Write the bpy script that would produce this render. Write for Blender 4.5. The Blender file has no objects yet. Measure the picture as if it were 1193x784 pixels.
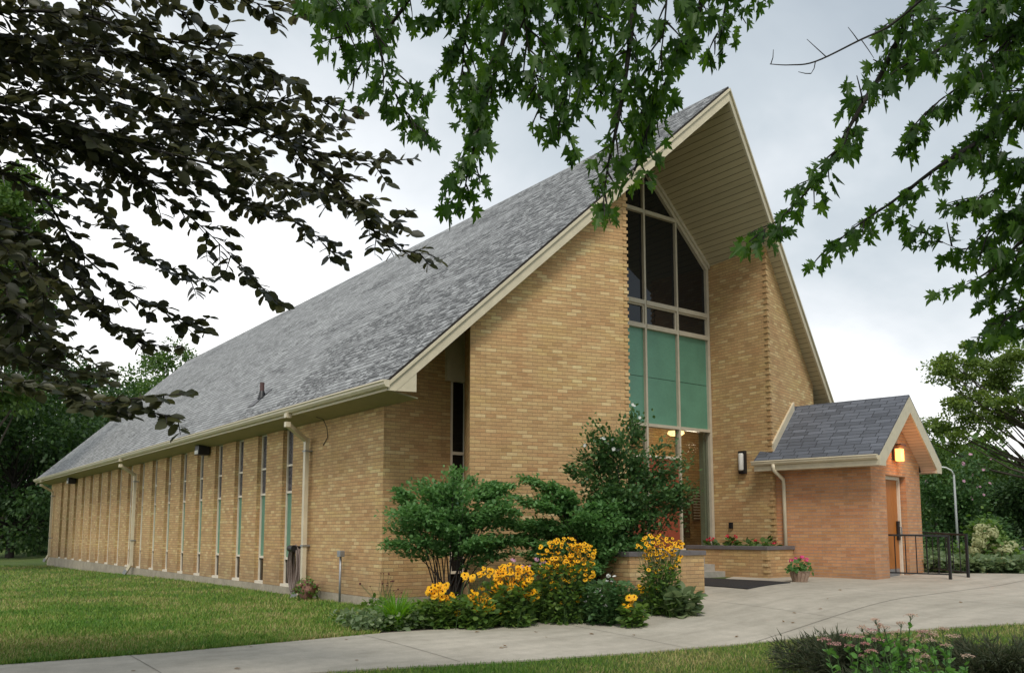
import bpy, math, random
import numpy as np
from math import sin, cos, tan, radians, pi, sqrt, floor
from mathutils import Vector
random.seed(7); RS = np.random.RandomState(11)
scn = bpy.context.scene
COL = scn.collection

# ------------------------------------------------------------------ camera
F, TH, CX, CY, AL, CH = 1018.5, radians(6.48), 596.5, 503.8, radians(36.91), 1.2
CO = Vector((0, 0, CH))
FW = Vector((sin(AL)*cos(TH), cos(AL)*cos(TH), sin(TH)))
RT = Vector((cos(AL), -sin(AL), 0))
UP = RT.cross(FW)
cd = bpy.data.cameras.new('camera'); cam = bpy.data.objects.new('camera', cd); COL.objects.link(cam)
cam.location = CO; cam.rotation_euler = (pi/2+TH, 0, -AL)
cd.sensor_width = 36; cd.lens = F/1193*36; cd.shift_y = (CY-392)/1193; cd.clip_end = 3000; cd.clip_start = .05
scn.camera = cam

def ray(x, y): return FW + RT*((x-CX)/F) - UP*((y-CY)/F)
def at(x, y, d): return CO + ray(x, y)*d                       # point at distance d in front of the lens
def ss(a, b, v):
    t = min(1, max(0, (v-a)/(b-a))); return t*t*(3-2*t)
def G(x, y):                                                    # height of the ground
    z = -.17 + .39*ss(7.5, 14, x) - .22*ss(11, 4, y) - .24*ss(22, 46, y)*(1-ss(8, 16, x)) + .1*ss(17.5, 22, x)
    return z
def gp(x, y):                                                   # ground point under a pixel
    r = ray(x, y); z = 0
    for _ in range(30):
        t = (z-CO.z)/r.z; p = CO+r*t; z = z*.4+.6*G(p.x, p.y)
    return Vector((p.x, p.y, G(p.x, p.y)))

# ------------------------------------------------------------------ tags
def tag(o, label=None, cat=None, group=None, kind=None):
    if label: o['label'] = label
    if cat: o['category'] = cat
    if group: o['group'] = group
    if kind: o['kind'] = kind
    return o
def empty(name, loc, label, cat, group=None, rz=0):
    o = bpy.data.objects.new(name, None); COL.objects.link(o); o.location = loc; o.rotation_euler = (0, 0, rz)
    o.empty_display_size = .2
    return tag(o, label, cat, group)

# ------------------------------------------------------------------ mesh building
class MB:
    def __init__(s): s.v = []; s.f = []; s.m = []
    def add(s, vs, fs, m=0):
        b = len(s.v); s.v += [tuple(v) for v in vs]; s.f += [tuple(i+b for i in f) for f in fs]; s.m += [m]*len(fs)
    def box(s, a, b, m=0):
        x0, y0, z0 = a; x1, y1, z1 = b
        s.add([(x0,y0,z0),(x1,y0,z0),(x1,y1,z0),(x0,y1,z0),(x0,y0,z1),(x1,y0,z1),(x1,y1,z1),(x0,y1,z1)],
              [(0,3,2,1),(4,5,6,7),(0,1,5,4),(1,2,6,5),(2,3,7,6),(3,0,4,7)], m)
    def obox(s, o, ax, ay, az, m=0):                            # oriented box: corner + three edge vectors
        o, ax, ay, az = map(Vector, (o, ax, ay, az))
        vs = [o, o+ax, o+ax+ay, o+ay]; vs += [v+az for v in vs]
        s.add(vs, [(0,3,2,1),(4,5,6,7),(0,1,5,4),(1,2,6,5),(2,3,7,6),(3,0,4,7)], m)
    def prism(s, poly, ext, m=0):                               # 3D polygon extruded by a vector
        n = len(poly); poly = [Vector(p) for p in poly]; e = Vector(ext)
        vs = poly+[p+e for p in poly]
        s.add(vs, [tuple(range(n))[::-1], tuple(range(n, 2*n))]+[(i, (i+1) % n, n+(i+1) % n, n+i) for i in range(n)], m)
    def foot(s, poly, z0, top, m=0):                            # footprint polygon up to top(x, y)
        n = len(poly)
        vs = [(x, y, z0) for x, y in poly]+[(x, y, top(x, y) if callable(top) else top) for x, y in poly]
        s.add(vs, [tuple(range(n))[::-1], tuple(range(n, 2*n))]+[(i, (i+1) % n, n+(i+1) % n, n+i) for i in range(n)], m)
    def bar(s, a, b, w, h, up=(0,0,1), m=0):                    # beam centred on a segment
        a, b = Vector(a), Vector(b); d = (b-a).normalized(); u = Vector(up)
        sd = d.cross(u).normalized(); u2 = sd.cross(d)
        s.obox(a-sd*w/2-u2*h/2, b-a, sd*w, u2*h, m)
    def tube(s, pts, rad, n=6, m=0, cap=True):
        pts = [Vector(p) for p in pts]; k = len(pts)
        if not hasattr(rad, '__len__'): rad = [rad]*k
        b = len(s.v); prev = None
        for i, p in enumerate(pts):
            d = (pts[min(i+1, k-1)]-pts[max(i-1, 0)])
            if d.length < 1e-9: d = Vector((0,0,1))
            d.normalize()
            if prev is None:
                a = d.orthogonal().normalized()
            else:
                a = prev-d*prev.dot(d)
                a = a.normalized() if a.length > 1e-6 else d.orthogonal().normalized()
            prev = a; c = d.cross(a)
            for j in range(n):
                t = 2*pi*j/n; q = p+(a*cos(t)+c*sin(t))*rad[i]; s.v.append(tuple(q))
        for i in range(k-1):
            for j in range(n):
                s.f.append((b+i*n+j, b+i*n+(j+1) % n, b+(i+1)*n+(j+1) % n, b+(i+1)*n+j)); s.m.append(m)
        if cap:
            s.f.append(tuple(b+j for j in range(n))[::-1]); s.f.append(tuple(b+(k-1)*n+j for j in range(n))); s.m += [m, m]
    def lathe(s, c, prof, n=20, m=0):
        b = len(s.v); k = len(prof)
        for r, z in prof:
            for j in range(n): s.v.append((c[0]+r*cos(2*pi*j/n), c[1]+r*sin(2*pi*j/n), c[2]+z))
        for i in range(k-1):
            for j in range(n):
                s.f.append((b+i*n+j, b+i*n+(j+1) % n, b+(i+1)*n+(j+1) % n, b+(i+1)*n+j)); s.m.append(m)
        s.f.append(tuple(b+j for j in range(n))[::-1]); s.f.append(tuple(b+(k-1)*n+j for j in range(n))); s.m += [m, m]
    def build(s, name, mats, parent=None, origin=None, smooth=False, uv=True, bevel=0):
        me = bpy.data.meshes.new(name)
        if origin is None: origin = parent_origin(parent)
        o0 = Vector(origin)
        me.from_pydata([tuple(Vector(v)-o0) for v in s.v], [], s.f); me.validate(); me.update()
        if not isinstance(mats, (list, tuple)): mats = [mats]
        for m in mats: me.materials.append(m)
        if len(mats) > 1:
            for p, m in zip(me.polygons, s.m): p.material_index = m
        if smooth:
            for p in me.polygons: p.use_smooth = True
        if uv: boxuv(me, o0)
        ob = bpy.data.objects.new(name, me); COL.objects.link(ob)
        if parent is not None: ob.parent = parent
        else: ob.location = o0
        if bevel:
            b = ob.modifiers.new('bevel', 'BEVEL'); b.width = bevel; b.segments = 2; b.limit_method = 'ANGLE'
        return ob
def parent_origin(p):
    if p is None: return (0,0,0)
    while p.parent is not None: p = p.parent
    return tuple(p.location)
def boxuv(me, o0):
    uvl = me.uv_layers.new(name='UVMap').data
    for p in me.polygons:
        n = p.normal
        if abs(n.z) > .97:
            for li in p.loop_indices:
                c = me.vertices[me.loops[li].vertex_index].co+o0; uvl[li].uv = (c.x, c.y)
        else:
            t = Vector((-n.y, n.x, 0)).normalized(); b = n.cross(t)
            if b.z < 0: b = -b
            for li in p.loop_indices:
                c = me.vertices[me.loops[li].vertex_index].co+o0; uvl[li].uv = (c.dot(t), c.dot(b))

# ------------------------------------------------------------------ materials
def new_mat(name):
    m = bpy.data.materials.new(name); m.use_nodes = True; nt = m.node_tree
    return m, nt, nt.nodes['Principled BSDF'], nt.nodes['Material Output']
def N(nt, typ, **kw):
    n = nt.nodes.new(typ)
    for k, v in kw.items():
        if k.startswith('i_'):
            key = k[2:]; key = int(key) if key.isdigit() else key.replace('_', ' ')
            n.inputs[key].default_value = v
        else: setattr(n, k, v)
    return n
def math_(nt, op, a, b=None, c=None):
    n = nt.nodes.new('ShaderNodeMath'); n.operation = op
    for i, x in enumerate((a, b, c)):
        if x is None: continue
        if isinstance(x, (int, float)): n.inputs[i].default_value = x
        else: nt.links.new(x, n.inputs[i])
    return n.outputs[0]
def ramp(nt, fac, stops, interp='LINEAR'):
    r = nt.nodes.new('ShaderNodeValToRGB'); r.color_ramp.interpolation = interp
    e = r.color_ramp.elements
    while len(e) < len(stops): e.new(.5)
    for el, (p, c) in zip(e, stops): el.position = p; el.color = (*c, 1) if len(c) == 3 else c
    nt.links.new(fac, r.inputs[0]); return r.outputs[0]
def mix(nt, fac, a, b, mode='MIX'):
    n = nt.nodes.new('ShaderNodeMix'); n.data_type = 'RGBA'; n.blend_type = mode; n.clamp_factor = True
    for s, x in ((n.inputs[0], fac), (n.inputs[6], a), (n.inputs[7], b)):
        if isinstance(x, (int, float)): s.default_value = x
        elif isinstance(x, tuple): s.default_value = (*x, 1) if len(x) == 3 else x
        else: nt.links.new(x, s)
    return n.outputs[2]
def noise(nt, scale, detail=3, vec=None, rough=.55, dist=0):
    n = N(nt, 'ShaderNodeTexNoise'); n.inputs['Scale'].default_value = scale; n.inputs['Detail'].default_value = detail
    n.inputs['Roughness'].default_value = rough; n.inputs['Distortion'].default_value = dist
    if vec is not None: nt.links.new(vec, n.inputs['Vector'])
    return n.outputs['Fac']
def bump(nt, bs, h, strength=.5, dist=.01):
    b = N(nt, 'ShaderNodeBump'); b.inputs['Strength'].default_value = strength; b.inputs['Distance'].default_value = dist
    nt.links.new(h, b.inputs['Height']); nt.links.new(b.outputs[0], bs.inputs['Normal']); return b
def objco(nt): return nt.nodes.new('ShaderNodeTexCoord').outputs['Object']
def stretch(nt, vec, s):
    m = N(nt, 'ShaderNodeMapping'); m.inputs['Scale'].default_value = s; nt.links.new(vec, m.inputs['Vector']); return m.outputs[0]

def cells(nt, W, H, offset=.5):
    """running-bond cells from the UV map in metres -> (fu, fv, cell id vector, distances)"""
    uv = N(nt, 'ShaderNodeUVMap').outputs[0]
    sp = N(nt, 'ShaderNodeSeparateXYZ'); nt.links.new(uv, sp.inputs[0])
    v = math_(nt, 'DIVIDE', sp.outputs[1], H); row = math_(nt, 'FLOOR', v); fv = math_(nt, 'FRACT', v)
    if offset == 'random':
        wn = N(nt, 'ShaderNodeTexWhiteNoise', noise_dimensions='1D'); nt.links.new(row, wn.inputs['W'])
        sh = wn.outputs['Value']
    else:
        sh = math_(nt, 'MULTIPLY', math_(nt, 'FLOORED_MODULO', row, 2.0), offset)
    u = math_(nt, 'ADD', math_(nt, 'DIVIDE', sp.outputs[0], W), sh)
    colu = math_(nt, 'FLOOR', u); fu = math_(nt, 'FRACT', u)
    cb = N(nt, 'ShaderNodeCombineXYZ'); nt.links.new(colu, cb.inputs[0]); nt.links.new(row, cb.inputs[1])
    du = math_(nt, 'MULTIPLY', math_(nt, 'MINIMUM', fu, math_(nt, 'SUBTRACT', 1.0, fu)), W)
    dv = math_(nt, 'MULTIPLY', math_(nt, 'MINIMUM', fv, math_(nt, 'SUBTRACT', 1.0, fv)), H)
    return fu, fv, cb.outputs[0], du, dv, uv

def brick_mat(name, stops, mortar, W=.203, H=.0677, mw=.0045):
    m, nt, bs, _ = new_mat(name)
    fu, fv, cid, du, dv, uv = cells(nt, W, H)
    wn = N(nt, 'ShaderNodeTexWhiteNoise', noise_dimensions='3D'); nt.links.new(cid, wn.inputs['Vector'])
    col = ramp(nt, wn.outputs['Value'], stops)
    co = objco(nt)
    n1 = noise(nt, 60, 4, co); n2 = noise(nt, .9, 3, co); n3 = noise(nt, 14, 3, stretch(nt, co, (1, 1, 3)))
    col = mix(nt, .32, col, ramp(nt, n1, [(.3, (.35,.35,.35)), (.7, (.75,.75,.75))]), 'OVERLAY')
    col = mix(nt, .5, col, ramp(nt, n3, [(.3, (.42,.41,.40)), (.7, (.58,.58,.58))]), 'OVERLAY')
    col = mix(nt, .55, col, ramp(nt, n2, [(.3, (.42,.40,.38)), (.7, (.58,.59,.6))]), 'OVERLAY')
    n4 = noise(nt, 1.6, 3, stretch(nt, co, (.7, .7, 2.2)), .6)
    col = mix(nt, .5, col, ramp(nt, n4, [(.35, (.56,.48,.46)), (.52, (.5,.5,.5)), (.68, (.53,.54,.44))]), 'OVERLAY')
    sx = N(nt, 'ShaderNodeSeparateXYZ'); nt.links.new(uv, sx.inputs[0])
    sn = noise(nt, 1, 4, stretch(nt, uv, (1.6, .5, 1)), .65)
    damp = N(nt, 'ShaderNodeMapRange'); damp.inputs['From Min'].default_value = .05; damp.inputs['From Max'].default_value = .55; damp.inputs['To Min'].default_value = .75; damp.inputs['To Max'].default_value = 0
    nt.links.new(math_(nt, 'SUBTRACT', sx.outputs[1], math_(nt, 'MULTIPLY', math_(nt, 'SUBTRACT', sn, .45), 1.6)), damp.inputs['Value'])
    col = mix(nt, damp.outputs[0], col, mix(nt, .5, col, (.20,.14,.09)))
    rn = ramp(nt, noise(nt, 1, 4, stretch(nt, uv, (3.5, .22, 1)), .6), [(.56, (0,0,0)), (.74, (.55,.55,.55))])
    col = mix(nt, rn, col, mix(nt, .5, col, (.24,.17,.10)))
    d = math_(nt, 'MINIMUM', math_(nt, 'MULTIPLY', du, 1.7), dv)
    mk = N(nt, 'ShaderNodeMapRange', interpolation_type='SMOOTHSTEP'); mk.inputs['From Min'].default_value = mw*.6; mk.inputs['From Max'].default_value = mw*1.5
    nt.links.new(math_(nt, 'ADD', d, math_(nt, 'MULTIPLY', math_(nt, 'SUBTRACT', n1, .5), .004)), mk.inputs['Value'])
    k = mk.outputs[0]
    mort = mix(nt, n3, mortar, tuple(c*.7 for c in mortar))
    nt.links.new(mix(nt, k, mort, col), bs.inputs['Base Color'])
    bs.inputs['Roughness'].default_value = .85
    h = math_(nt, 'ADD', k, math_(nt, 'MULTIPLY', n1, .35))
    bump(nt, bs, h, .55, .008)
    return m

def shingle_mat(name, base, H, W, dark, streak=.6, patch=0., wear=.5):
    m, nt, bs, _ = new_mat(name)
    fu, fv, cid, du, dv, uv = cells(nt, W, H, 'random')
    wn = N(nt, 'ShaderNodeTexWhiteNoise', noise_dimensions='3D'); nt.links.new(cid, wn.inputs['Vector'])
    col = ramp(nt, wn.outputs['Value'], [(0, tuple(c*.72 for c in base)), (.5, base), (1, tuple(c*1.25 for c in base))])
    # weathering: streaks along the rows and big stains
    st = noise(nt, 1, 4, stretch(nt, uv, (2.2, 14, 1)), .65); big = noise(nt, .35, 4, uv, .6)
    col = mix(nt, streak, col, ramp(nt, st, [(.32, (.22,.22,.23)), (.62, (.62,.62,.62))]), 'OVERLAY')
    col = mix(nt, .45, col, ramp(nt, big, [(.3, (.38,.38,.39)), (.7, (.6,.6,.6))]), 'OVERLAY')
    gr = noise(nt, 220, 2, uv)
    col = mix(nt, .3, col, ramp(nt, gr, [(.3, (.3,.3,.3)), (.7, (.7,.7,.7))]), 'OVERLAY')
    # curled / chipped lower edges
    ed = noise(nt, 1, 3, stretch(nt, uv, (9, 5, 1)), .6)
    lim = math_(nt, 'MULTIPLY_ADD', ed, wear*.55, .06 if patch else .03)
    edge = math_(nt, 'LESS_THAN', fv, lim)
    slot = math_(nt, 'LESS_THAN', du, .010)
    co_ = objco(nt)
    if patch:
        pn = noise(nt, .55, 5, stretch(nt, uv, (.55, 2.2, 1)), .7)
        oc = N(nt, 'ShaderNodeSeparateXYZ'); nt.links.new(co_, oc.inputs[0])
        fm = N(nt, 'ShaderNodeMapRange'); fm.inputs['From Min'].default_value = -9; fm.inputs['From Max'].default_value = -17; fm.inputs['To Max'].default_value = .23; nt.links.new(oc.outputs[1], fm.inputs['Value'])
        pn = math_(nt, 'ADD', math_(nt, 'SUBTRACT', pn, .09), fm.outputs[0])
        pk = ramp(nt, pn, [(.46, (0,0,0)), (.53, (1,1,1))])
        tear = noise(nt, 1, 2, stretch(nt, uv, (4, 9, 1)), .6)
        tk = math_(nt, 'MULTIPLY', math_(nt, 'GREATER_THAN', tear, .50), pk)
        edge = math_(nt, 'MAXIMUM', edge, math_(nt, 'MULTIPLY', tk, math_(nt, 'LESS_THAN', fv, .85)))
    msk = math_(nt, 'MAXIMUM', edge, math_(nt, 'MULTIPLY', slot, .8))
    nt.links.new(mix(nt, math_(nt, 'MULTIPLY', msk, .85), col, dark), bs.inputs['Base Color'])
    bs.inputs['Roughness'].default_value = .8
    hh = math_(nt, 'SUBTRACT', math_(nt, 'SUBTRACT', 1.0, fv), msk)
    bump(nt, bs, math_(nt, 'ADD', hh, math_(nt, 'MULTIPLY', gr, .15)), .6, .012)
    return m

def paint(name, c, rough=.5, var=.1, dirt=.25, scale=6, metal=0, bmp=.08):
    m, nt, bs, _ = new_mat(name); co = objco(nt)
    n1 = noise(nt, scale, 5, co, .6); n2 = noise(nt, scale*9, 3, co)
    col = mix(nt, dirt, c, ramp(nt, n1, [(.35, tuple(x*.55 for x in c)), (.65, tuple(min(1, x*1.15) for x in c))]))
    col = mix(nt, var, col, ramp(nt, n2, [(.3, (.3,.3,.3)), (.7, (.7,.7,.7))]), 'OVERLAY')
    nt.links.new(col, bs.inputs['Base Color']); bs.inputs['Metallic'].default_value = metal
    r = math_(nt, 'MULTIPLY_ADD', n1, .25, rough-.12); nt.links.new(r, bs.inputs['Roughness'])
    bump(nt, bs, n2, bmp, .004)
    return m
def grooved(name, c, pitch, gcol):
    m, nt, bs, _ = new_mat(name)
    uv = N(nt, 'ShaderNodeUVMap').outputs[0]; sp = N(nt, 'ShaderNodeSeparateXYZ'); nt.links.new(uv, sp.inputs[0])
    v = math_(nt, 'FRACT', math_(nt, 'DIVIDE', sp.outputs[1], pitch))
    row = math_(nt, 'FLOOR', math_(nt, 'DIVIDE', sp.outputs[1], pitch))
    wn = N(nt, 'ShaderNodeTexWhiteNoise', noise_dimensions='1D'); nt.links.new(row, wn.inputs['W'])
    col = ramp(nt, wn.outputs['Value'], [(0, tuple(x*.93 for x in c)), (1, tuple(x*1.05 for x in c))])
    n1 = noise(nt, 3, 4, stretch(nt, uv, (1, 5, 1)))
    col = mix(nt, .4, col, ramp(nt, n1, [(.3, (.42,.42,.4)), (.7, (.57,.57,.57))]), 'OVERLAY')
    g = math_(nt, 'LESS_THAN', v, .10)
    nt.links.new(mix(nt, math_(nt, 'MULTIPLY', g, .8), col, gcol), bs.inputs['Base Color']); bs.inputs['Roughness'].default_value = .55
    bump(nt, bs, math_(nt, 'SUBTRACT', v, math_(nt, 'MULTIPLY', g, 1.0)), .5, .01)
    return m
def leaf_mat(name, stops, rough=.5, trans=.3, tcol=None, back=None):
    m, nt, bs, out = new_mat(name)
    geo = N(nt, 'ShaderNodeNewGeometry')
    co = objco(nt); n1 = noise(nt, 1.7, 3, co)
    f = math_(nt, 'ADD', math_(nt, 'MULTIPLY', geo.outputs['Random Per Island'], .75), math_(nt, 'MULTIPLY', n1, .3))
    col = ramp(nt, f, stops)
    if back: col = mix(nt, geo.outputs['Backfacing'], col, mix(nt, .5, col, back))
    nt.links.new(col, bs.inputs['Base Color']); bs.inputs['Roughness'].default_value = rough
    bs.inputs['Specular IOR Level'].default_value = .35
    tr = N(nt, 'ShaderNodeBsdfTranslucent')
    hs = N(nt, 'ShaderNodeHueSaturation'); hs.inputs['Value'].default_value = 1.9; hs.inputs['Saturation'].default_value = 1.15; hs.inputs['Hue'].default_value = .485
    nt.links.new(col, hs.inputs['Color']); nt.links.new(hs.outputs[0], tr.inputs['Color'])
    ms = N(nt, 'ShaderNodeMixShader'); ms.inputs[0].default_value = trans
    nt.links.new(bs.outputs[0], ms.inputs[1]); nt.links.new(tr.outputs[0], ms.inputs[2]); nt.links.new(ms.outputs[0], out.inputs[0])
    return m
def glass_dark(name, c=(.01,.011,.012), rough=.02):
    m, nt, bs, _ = new_mat(name); bs.inputs['Base Color'].default_value = (*c, 1); bs.inputs['Roughness'].default_value = rough
    bs.inputs['Specular IOR Level'].default_value = .5
    co = objco(nt); n = noise(nt, .8, 2, co); bump(nt, bs, n, .06, .05)
    return m
def glass_clear(name):
    m, nt, bs, out = new_mat(name)
    lw = N(nt, 'ShaderNodeLayerWeight'); lw.inputs[0].default_value = .5
    fc = math_(nt, 'MULTIPLY_ADD', math_(nt, 'POWER', lw.outputs['Facing'], 4.0), .8, .04)
    g = N(nt, 'ShaderNodeBsdfGlossy'); g.inputs['Roughness'].default_value = .01
    t = N(nt, 'ShaderNodeBsdfTransparent'); t.inputs[0].default_value = (.82,.86,.84,1)
    ms = N(nt, 'ShaderNodeMixShader'); nt.links.new(fc, ms.inputs[0]); nt.links.new(t.outputs[0], ms.inputs[1]); nt.links.new(g.outputs[0], ms.inputs[2])
    nt.links.new(ms.outputs[0], out.inputs[0]); return m
def emit(name, c, s):
    m, nt, bs, _ = new_mat(name); bs.inputs['Base Color'].default_value = (*c, 1)
    bs.inputs['Emission Color'].default_value = (*c, 1); bs.inputs['Emission Strength'].default_value = s; return m

M = {}
M['brick'] = brick_mat('yellow_brick', [(0,(.41,.25,.11)),(.1,(.47,.295,.135)),(.4,(.505,.325,.15)),(.7,(.535,.355,.165)),(.88,(.565,.39,.185)),(.94,(.61,.445,.225)),(1,(.65,.485,.25))], (.30,.205,.11))
M['brick2'] = brick_mat('orange_brick', [(0,(.44,.21,.095)),(.5,(.51,.255,.12)),(1,(.56,.295,.145))], (.34,.30,.26), .203, .0677, .0045)
M['roof'] = shingle_mat('weathered_shingles', (.31,.315,.31), .145, .30, (.022,.022,.022), .5, 1, .62)
M['roof2'] = shingle_mat('slate_grey_shingles', (.115,.124,.145), .135, .33, (.015,.016,.02), .3, 0, .3)
M['cream'] = paint('cream_paint', (.60,.53,.38), .45, .1, .2)
M['cream2'] = paint('cream_gutter_paint', (.66,.58,.42), .38, .1, .22, 3)
M['soffit'] = grooved('soffit_boards', (.50,.43,.28), .145, (.06,.05,.035))
M['soffit2'] = grooved('porch_soffit_boards', (.6,.47,.36), .10, (.12,.08,.06))
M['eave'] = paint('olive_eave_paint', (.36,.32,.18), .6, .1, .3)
M['frame'] = paint('window_frame_paint', (.52,.46,.35), .5, .1, .2)
M['frame_l'] = paint('light_frame_paint', (.76,.68,.55), .5, .1, .2)
M['glass'] = glass_dark('dark_glass'); M['clear'] = glass_clear('clear_glass')
M['green'] = paint('green_panel', (.115,.27,.185), .35, .12, .25, 2, 0, .15)
M['red'] = paint('red_door_paint', (.30,.065,.032), .45, .15, .3, 3)
M['black'] = paint('black_metal', (.014,.014,.015), .4, .1, .2)
M['conc'] = paint('concrete', (.36,.335,.29), .85, .3, .4, 1.3, 0, .5)
M['found'] = paint('foundation_concrete', (.38,.33,.25), .9, .3, .5, 2.2, 0, .5)
M['slate'] = paint('slate_coping', (.15,.135,.135), .7, .3, .4, 5, 0, .4)
M['bark'] = paint('grey_bark', (.085,.07,.055), .9, .5, .5, 12, 0, 1)
M['barkd'] = paint('dark_bark', (.03,.024,.02), .9, .5, .5, 12, 0, 1)
M['soil'] = paint('dark_mulch', (.045,.03,.02), .95, .6, .5, 12, 0, 1)
M['dark'] = paint('dark_interior', (.02,.017,.014), .9)
M['rubber'] = paint('rubber_mat', (.018,.018,.02), .75, .4, .3, 30, 0, .6)
M['steel'] = paint('galvanised_steel', (.32,.33,.34), .45, .1, .3, 8, .6)
M['terra'] = paint('terracotta', (.27,.14,.10), .8, .3, .5, 12, 0, .5)
M['hose'] = paint('brown_hose', (.20,.15,.125), .5, .2, .4, 20)
M['white'] = paint('white_plastic', (.7,.68,.62), .4)
M['plaster'] = paint('plaster', (.5,.42,.3), .8)
M['lead'] = None

def stone_mat():
    m, nt, bs, _ = new_mat('leaded_glass'); uv = N(nt, 'ShaderNodeUVMap').outputs[0]
    v = N(nt, 'ShaderNodeTexVoronoi'); v.feature = 'DISTANCE_TO_EDGE'; v.inputs['Scale'].default_value = 14; nt.links.new(uv, v.inputs['Vector'])
    v2 = N(nt, 'ShaderNodeTexVoronoi'); v2.inputs['Scale'].default_value = 14; nt.links.new(uv, v2.inputs['Vector'])
    c = ramp(nt, v2.outputs['Color'], [(0,(.012,.012,.02)),(.5,(.03,.025,.035)),(1,(.05,.05,.06))])
    k = math_(nt, 'LESS_THAN', v.outputs[0], .08)
    nt.links.new(mix(nt, k, c, (.14,.14,.15)), bs.inputs['Base Color']); bs.inputs['Roughness'].default_value = .3
    return m
M['lead'] = stone_mat()
def wood_mat(name, a, b):
    m, nt, bs, _ = new_mat(name); co = objco(nt)
    n = noise(nt, 6, 5, stretch(nt, co, (6, 6, .5)), .6, 1.5)
    nt.links.new(ramp(nt, n, [(.3, a), (.7, b)]), bs.inputs['Base Color']); bs.inputs['Roughness'].default_value = .45; return m
M['wood'] = wood_mat('varnished_oak', (.33,.10,.015), (.48,.18,.03))
M['woodd'] = wood_mat('dark_wood', (.05,.02,.01), (.09,.04,.02))

# ------------------------------------------------------------------ world and sun
SUN_EL, SUN_AZ = radians(52), radians(215)                      # azimuth: clockwise from +Y, where the sun stands
w = bpy.data.worlds.new('World'); scn.world = w; w.use_nodes = True; nt = w.node_tree; nt.nodes.clear()
sky = N(nt, 'ShaderNodeTexSky'); sky.sky_type = 'NISHITA'; sky.sun_disc = False; sky.sun_elevation = SUN_EL; sky.sun_rotation = SUN_AZ
sky.air_density = 1.5; sky.dust_density = 3
b1 = N(nt, 'ShaderNodeBackground'); b1.inputs[1].default_value = .1; nt.links.new(sky.outputs[0], b1.inputs[0])
tc = nt.nodes.new('ShaderNodeTexCoord').outputs['Generated']
sp = N(nt, 'ShaderNodeSeparateXYZ'); nt.links.new(tc, sp.inputs[0])
dz = math_(nt, 'MAXIMUM', sp.outputs[2], .04)
cb = N(nt, 'ShaderNodeCombineXYZ')
nt.links.new(math_(nt, 'DIVIDE', sp.outputs[0], math_(nt, 'ADD', dz, .35)), cb.inputs[0]); nt.links.new(math_(nt, 'DIVIDE', sp.outputs[1], math_(nt, 'ADD', dz, .35)), cb.inputs[1])
cn = noise(nt, 1.15, 6, cb.outputs[0], .55, .4)
cn2 = noise(nt, 3.0, 5, cb.outputs[0], .6, .3)
# brighter toward the far left (along +Y, slightly -X) and low down, greyer overhead and to the right
az = math_(nt, 'MULTIPLY_ADD', sp.outputs[1], .60, math_(nt, 'MULTIPLY', sp.outputs[0], -.50))
lo = math_(nt, 'MULTIPLY', math_(nt, 'SUBTRACT', .38, sp.outputs[2]), 2.5)
fac = math_(nt, 'ADD', math_(nt, 'ADD', math_(nt, 'MULTIPLY', math_(nt, 'SUBTRACT', cn, .5), 1.5), math_(nt, 'ADD', az, lo)), math_(nt, 'MULTIPLY', math_(nt, 'SUBTRACT', cn2, .5), .25))
cc = ramp(nt, math_(nt, 'ADD', fac, .42), [(.0, (.36,.41,.46)), (.35, (.48,.53,.57)), (.6, (.66,.69,.72)), (.85, (.90,.91,.92)), (1, (1.0,1.0,1.0))])
b2 = N(nt, 'ShaderNodeBackground'); b2.inputs[1].default_value = 1.0; nt.links.new(cc, b2.inputs[0])
ms = N(nt, 'ShaderNodeMixShader'); ms.inputs[0].default_value = .93
nt.links.new(b1.outputs[0], ms.inputs[1]); nt.links.new(b2.outputs[0], ms.inputs[2])
wo = N(nt, 'ShaderNodeOutputWorld'); nt.links.new(ms.outputs[0], wo.inputs[0])
sl = bpy.data.lights.new('sun', 'SUN'); sl.energy = 1.5; sl.angle = radians(18); sl.color = (1, .95, .87)
so = bpy.data.objects.new('sun', sl); COL.objects.link(so)
sd = Vector((sin(SUN_AZ)*cos(SUN_EL), cos(SUN_AZ)*cos(SUN_EL), sin(SUN_EL)))
so.rotation_euler = sd.to_track_quat('Z', 'Y').to_euler(); so.location = (0, -10, 20)
scn.view_settings.view_transform = 'Standard'; scn.view_settings.look = 'None'; scn.view_settings.exposure = .47; scn.view_settings.gamma = 1
scn.view_settings.use_curve_mapping = False

# ------------------------------------------------------------------ ground
def grid_mesh(name, xs, ys, zf, mat, kind='structure', keep=None):
    nx, ny = len(xs), len(ys); vs = [(x, y, zf(x, y)) for y in ys for x in xs]
    fs = [(j*nx+i, j*nx+i+1, (j+1)*nx+i+1, (j+1)*nx+i) for j in range(ny-1) for i in range(nx-1)
          if keep is None or keep((xs[i]+xs[i+1])/2, (ys[j]+ys[j+1])/2)]
    me = bpy.data.meshes.new(name); me.from_pydata(vs, [], fs); me.materials.append(mat)
    for p in me.polygons: p.use_smooth = True
    o = bpy.data.objects.new(name, me); COL.objects.link(o); o['kind'] = kind; return o
def lawn_mat():
    m, nt, bs, _ = new_mat('lawn'); co = objco(nt)
    a = noise(nt, .35, 4, co); b = noise(nt, 2.5, 4, co); c = noise(nt, 90, 3, co)
    col = ramp(nt, a, [(.3, (.06,.11,.014)), (.55, (.10,.15,.022)), (.72, (.18,.19,.05))])
    col = mix(nt, .5, col, ramp(nt, b, [(.35, (.045,.095,.012)), (.65, (.11,.16,.03))]))
    col = mix(nt, .5, col, ramp(nt, c, [(.3, (.3,.3,.3)), (.7, (.7,.7,.7))]), 'OVERLAY')
    nt.links.new(col, bs.inputs['Base Color']); bs.inputs['Roughness'].default_value = .95; bump(nt, bs, c, 1, .03); return m
M['lawn'] = lawn_mat()
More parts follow.
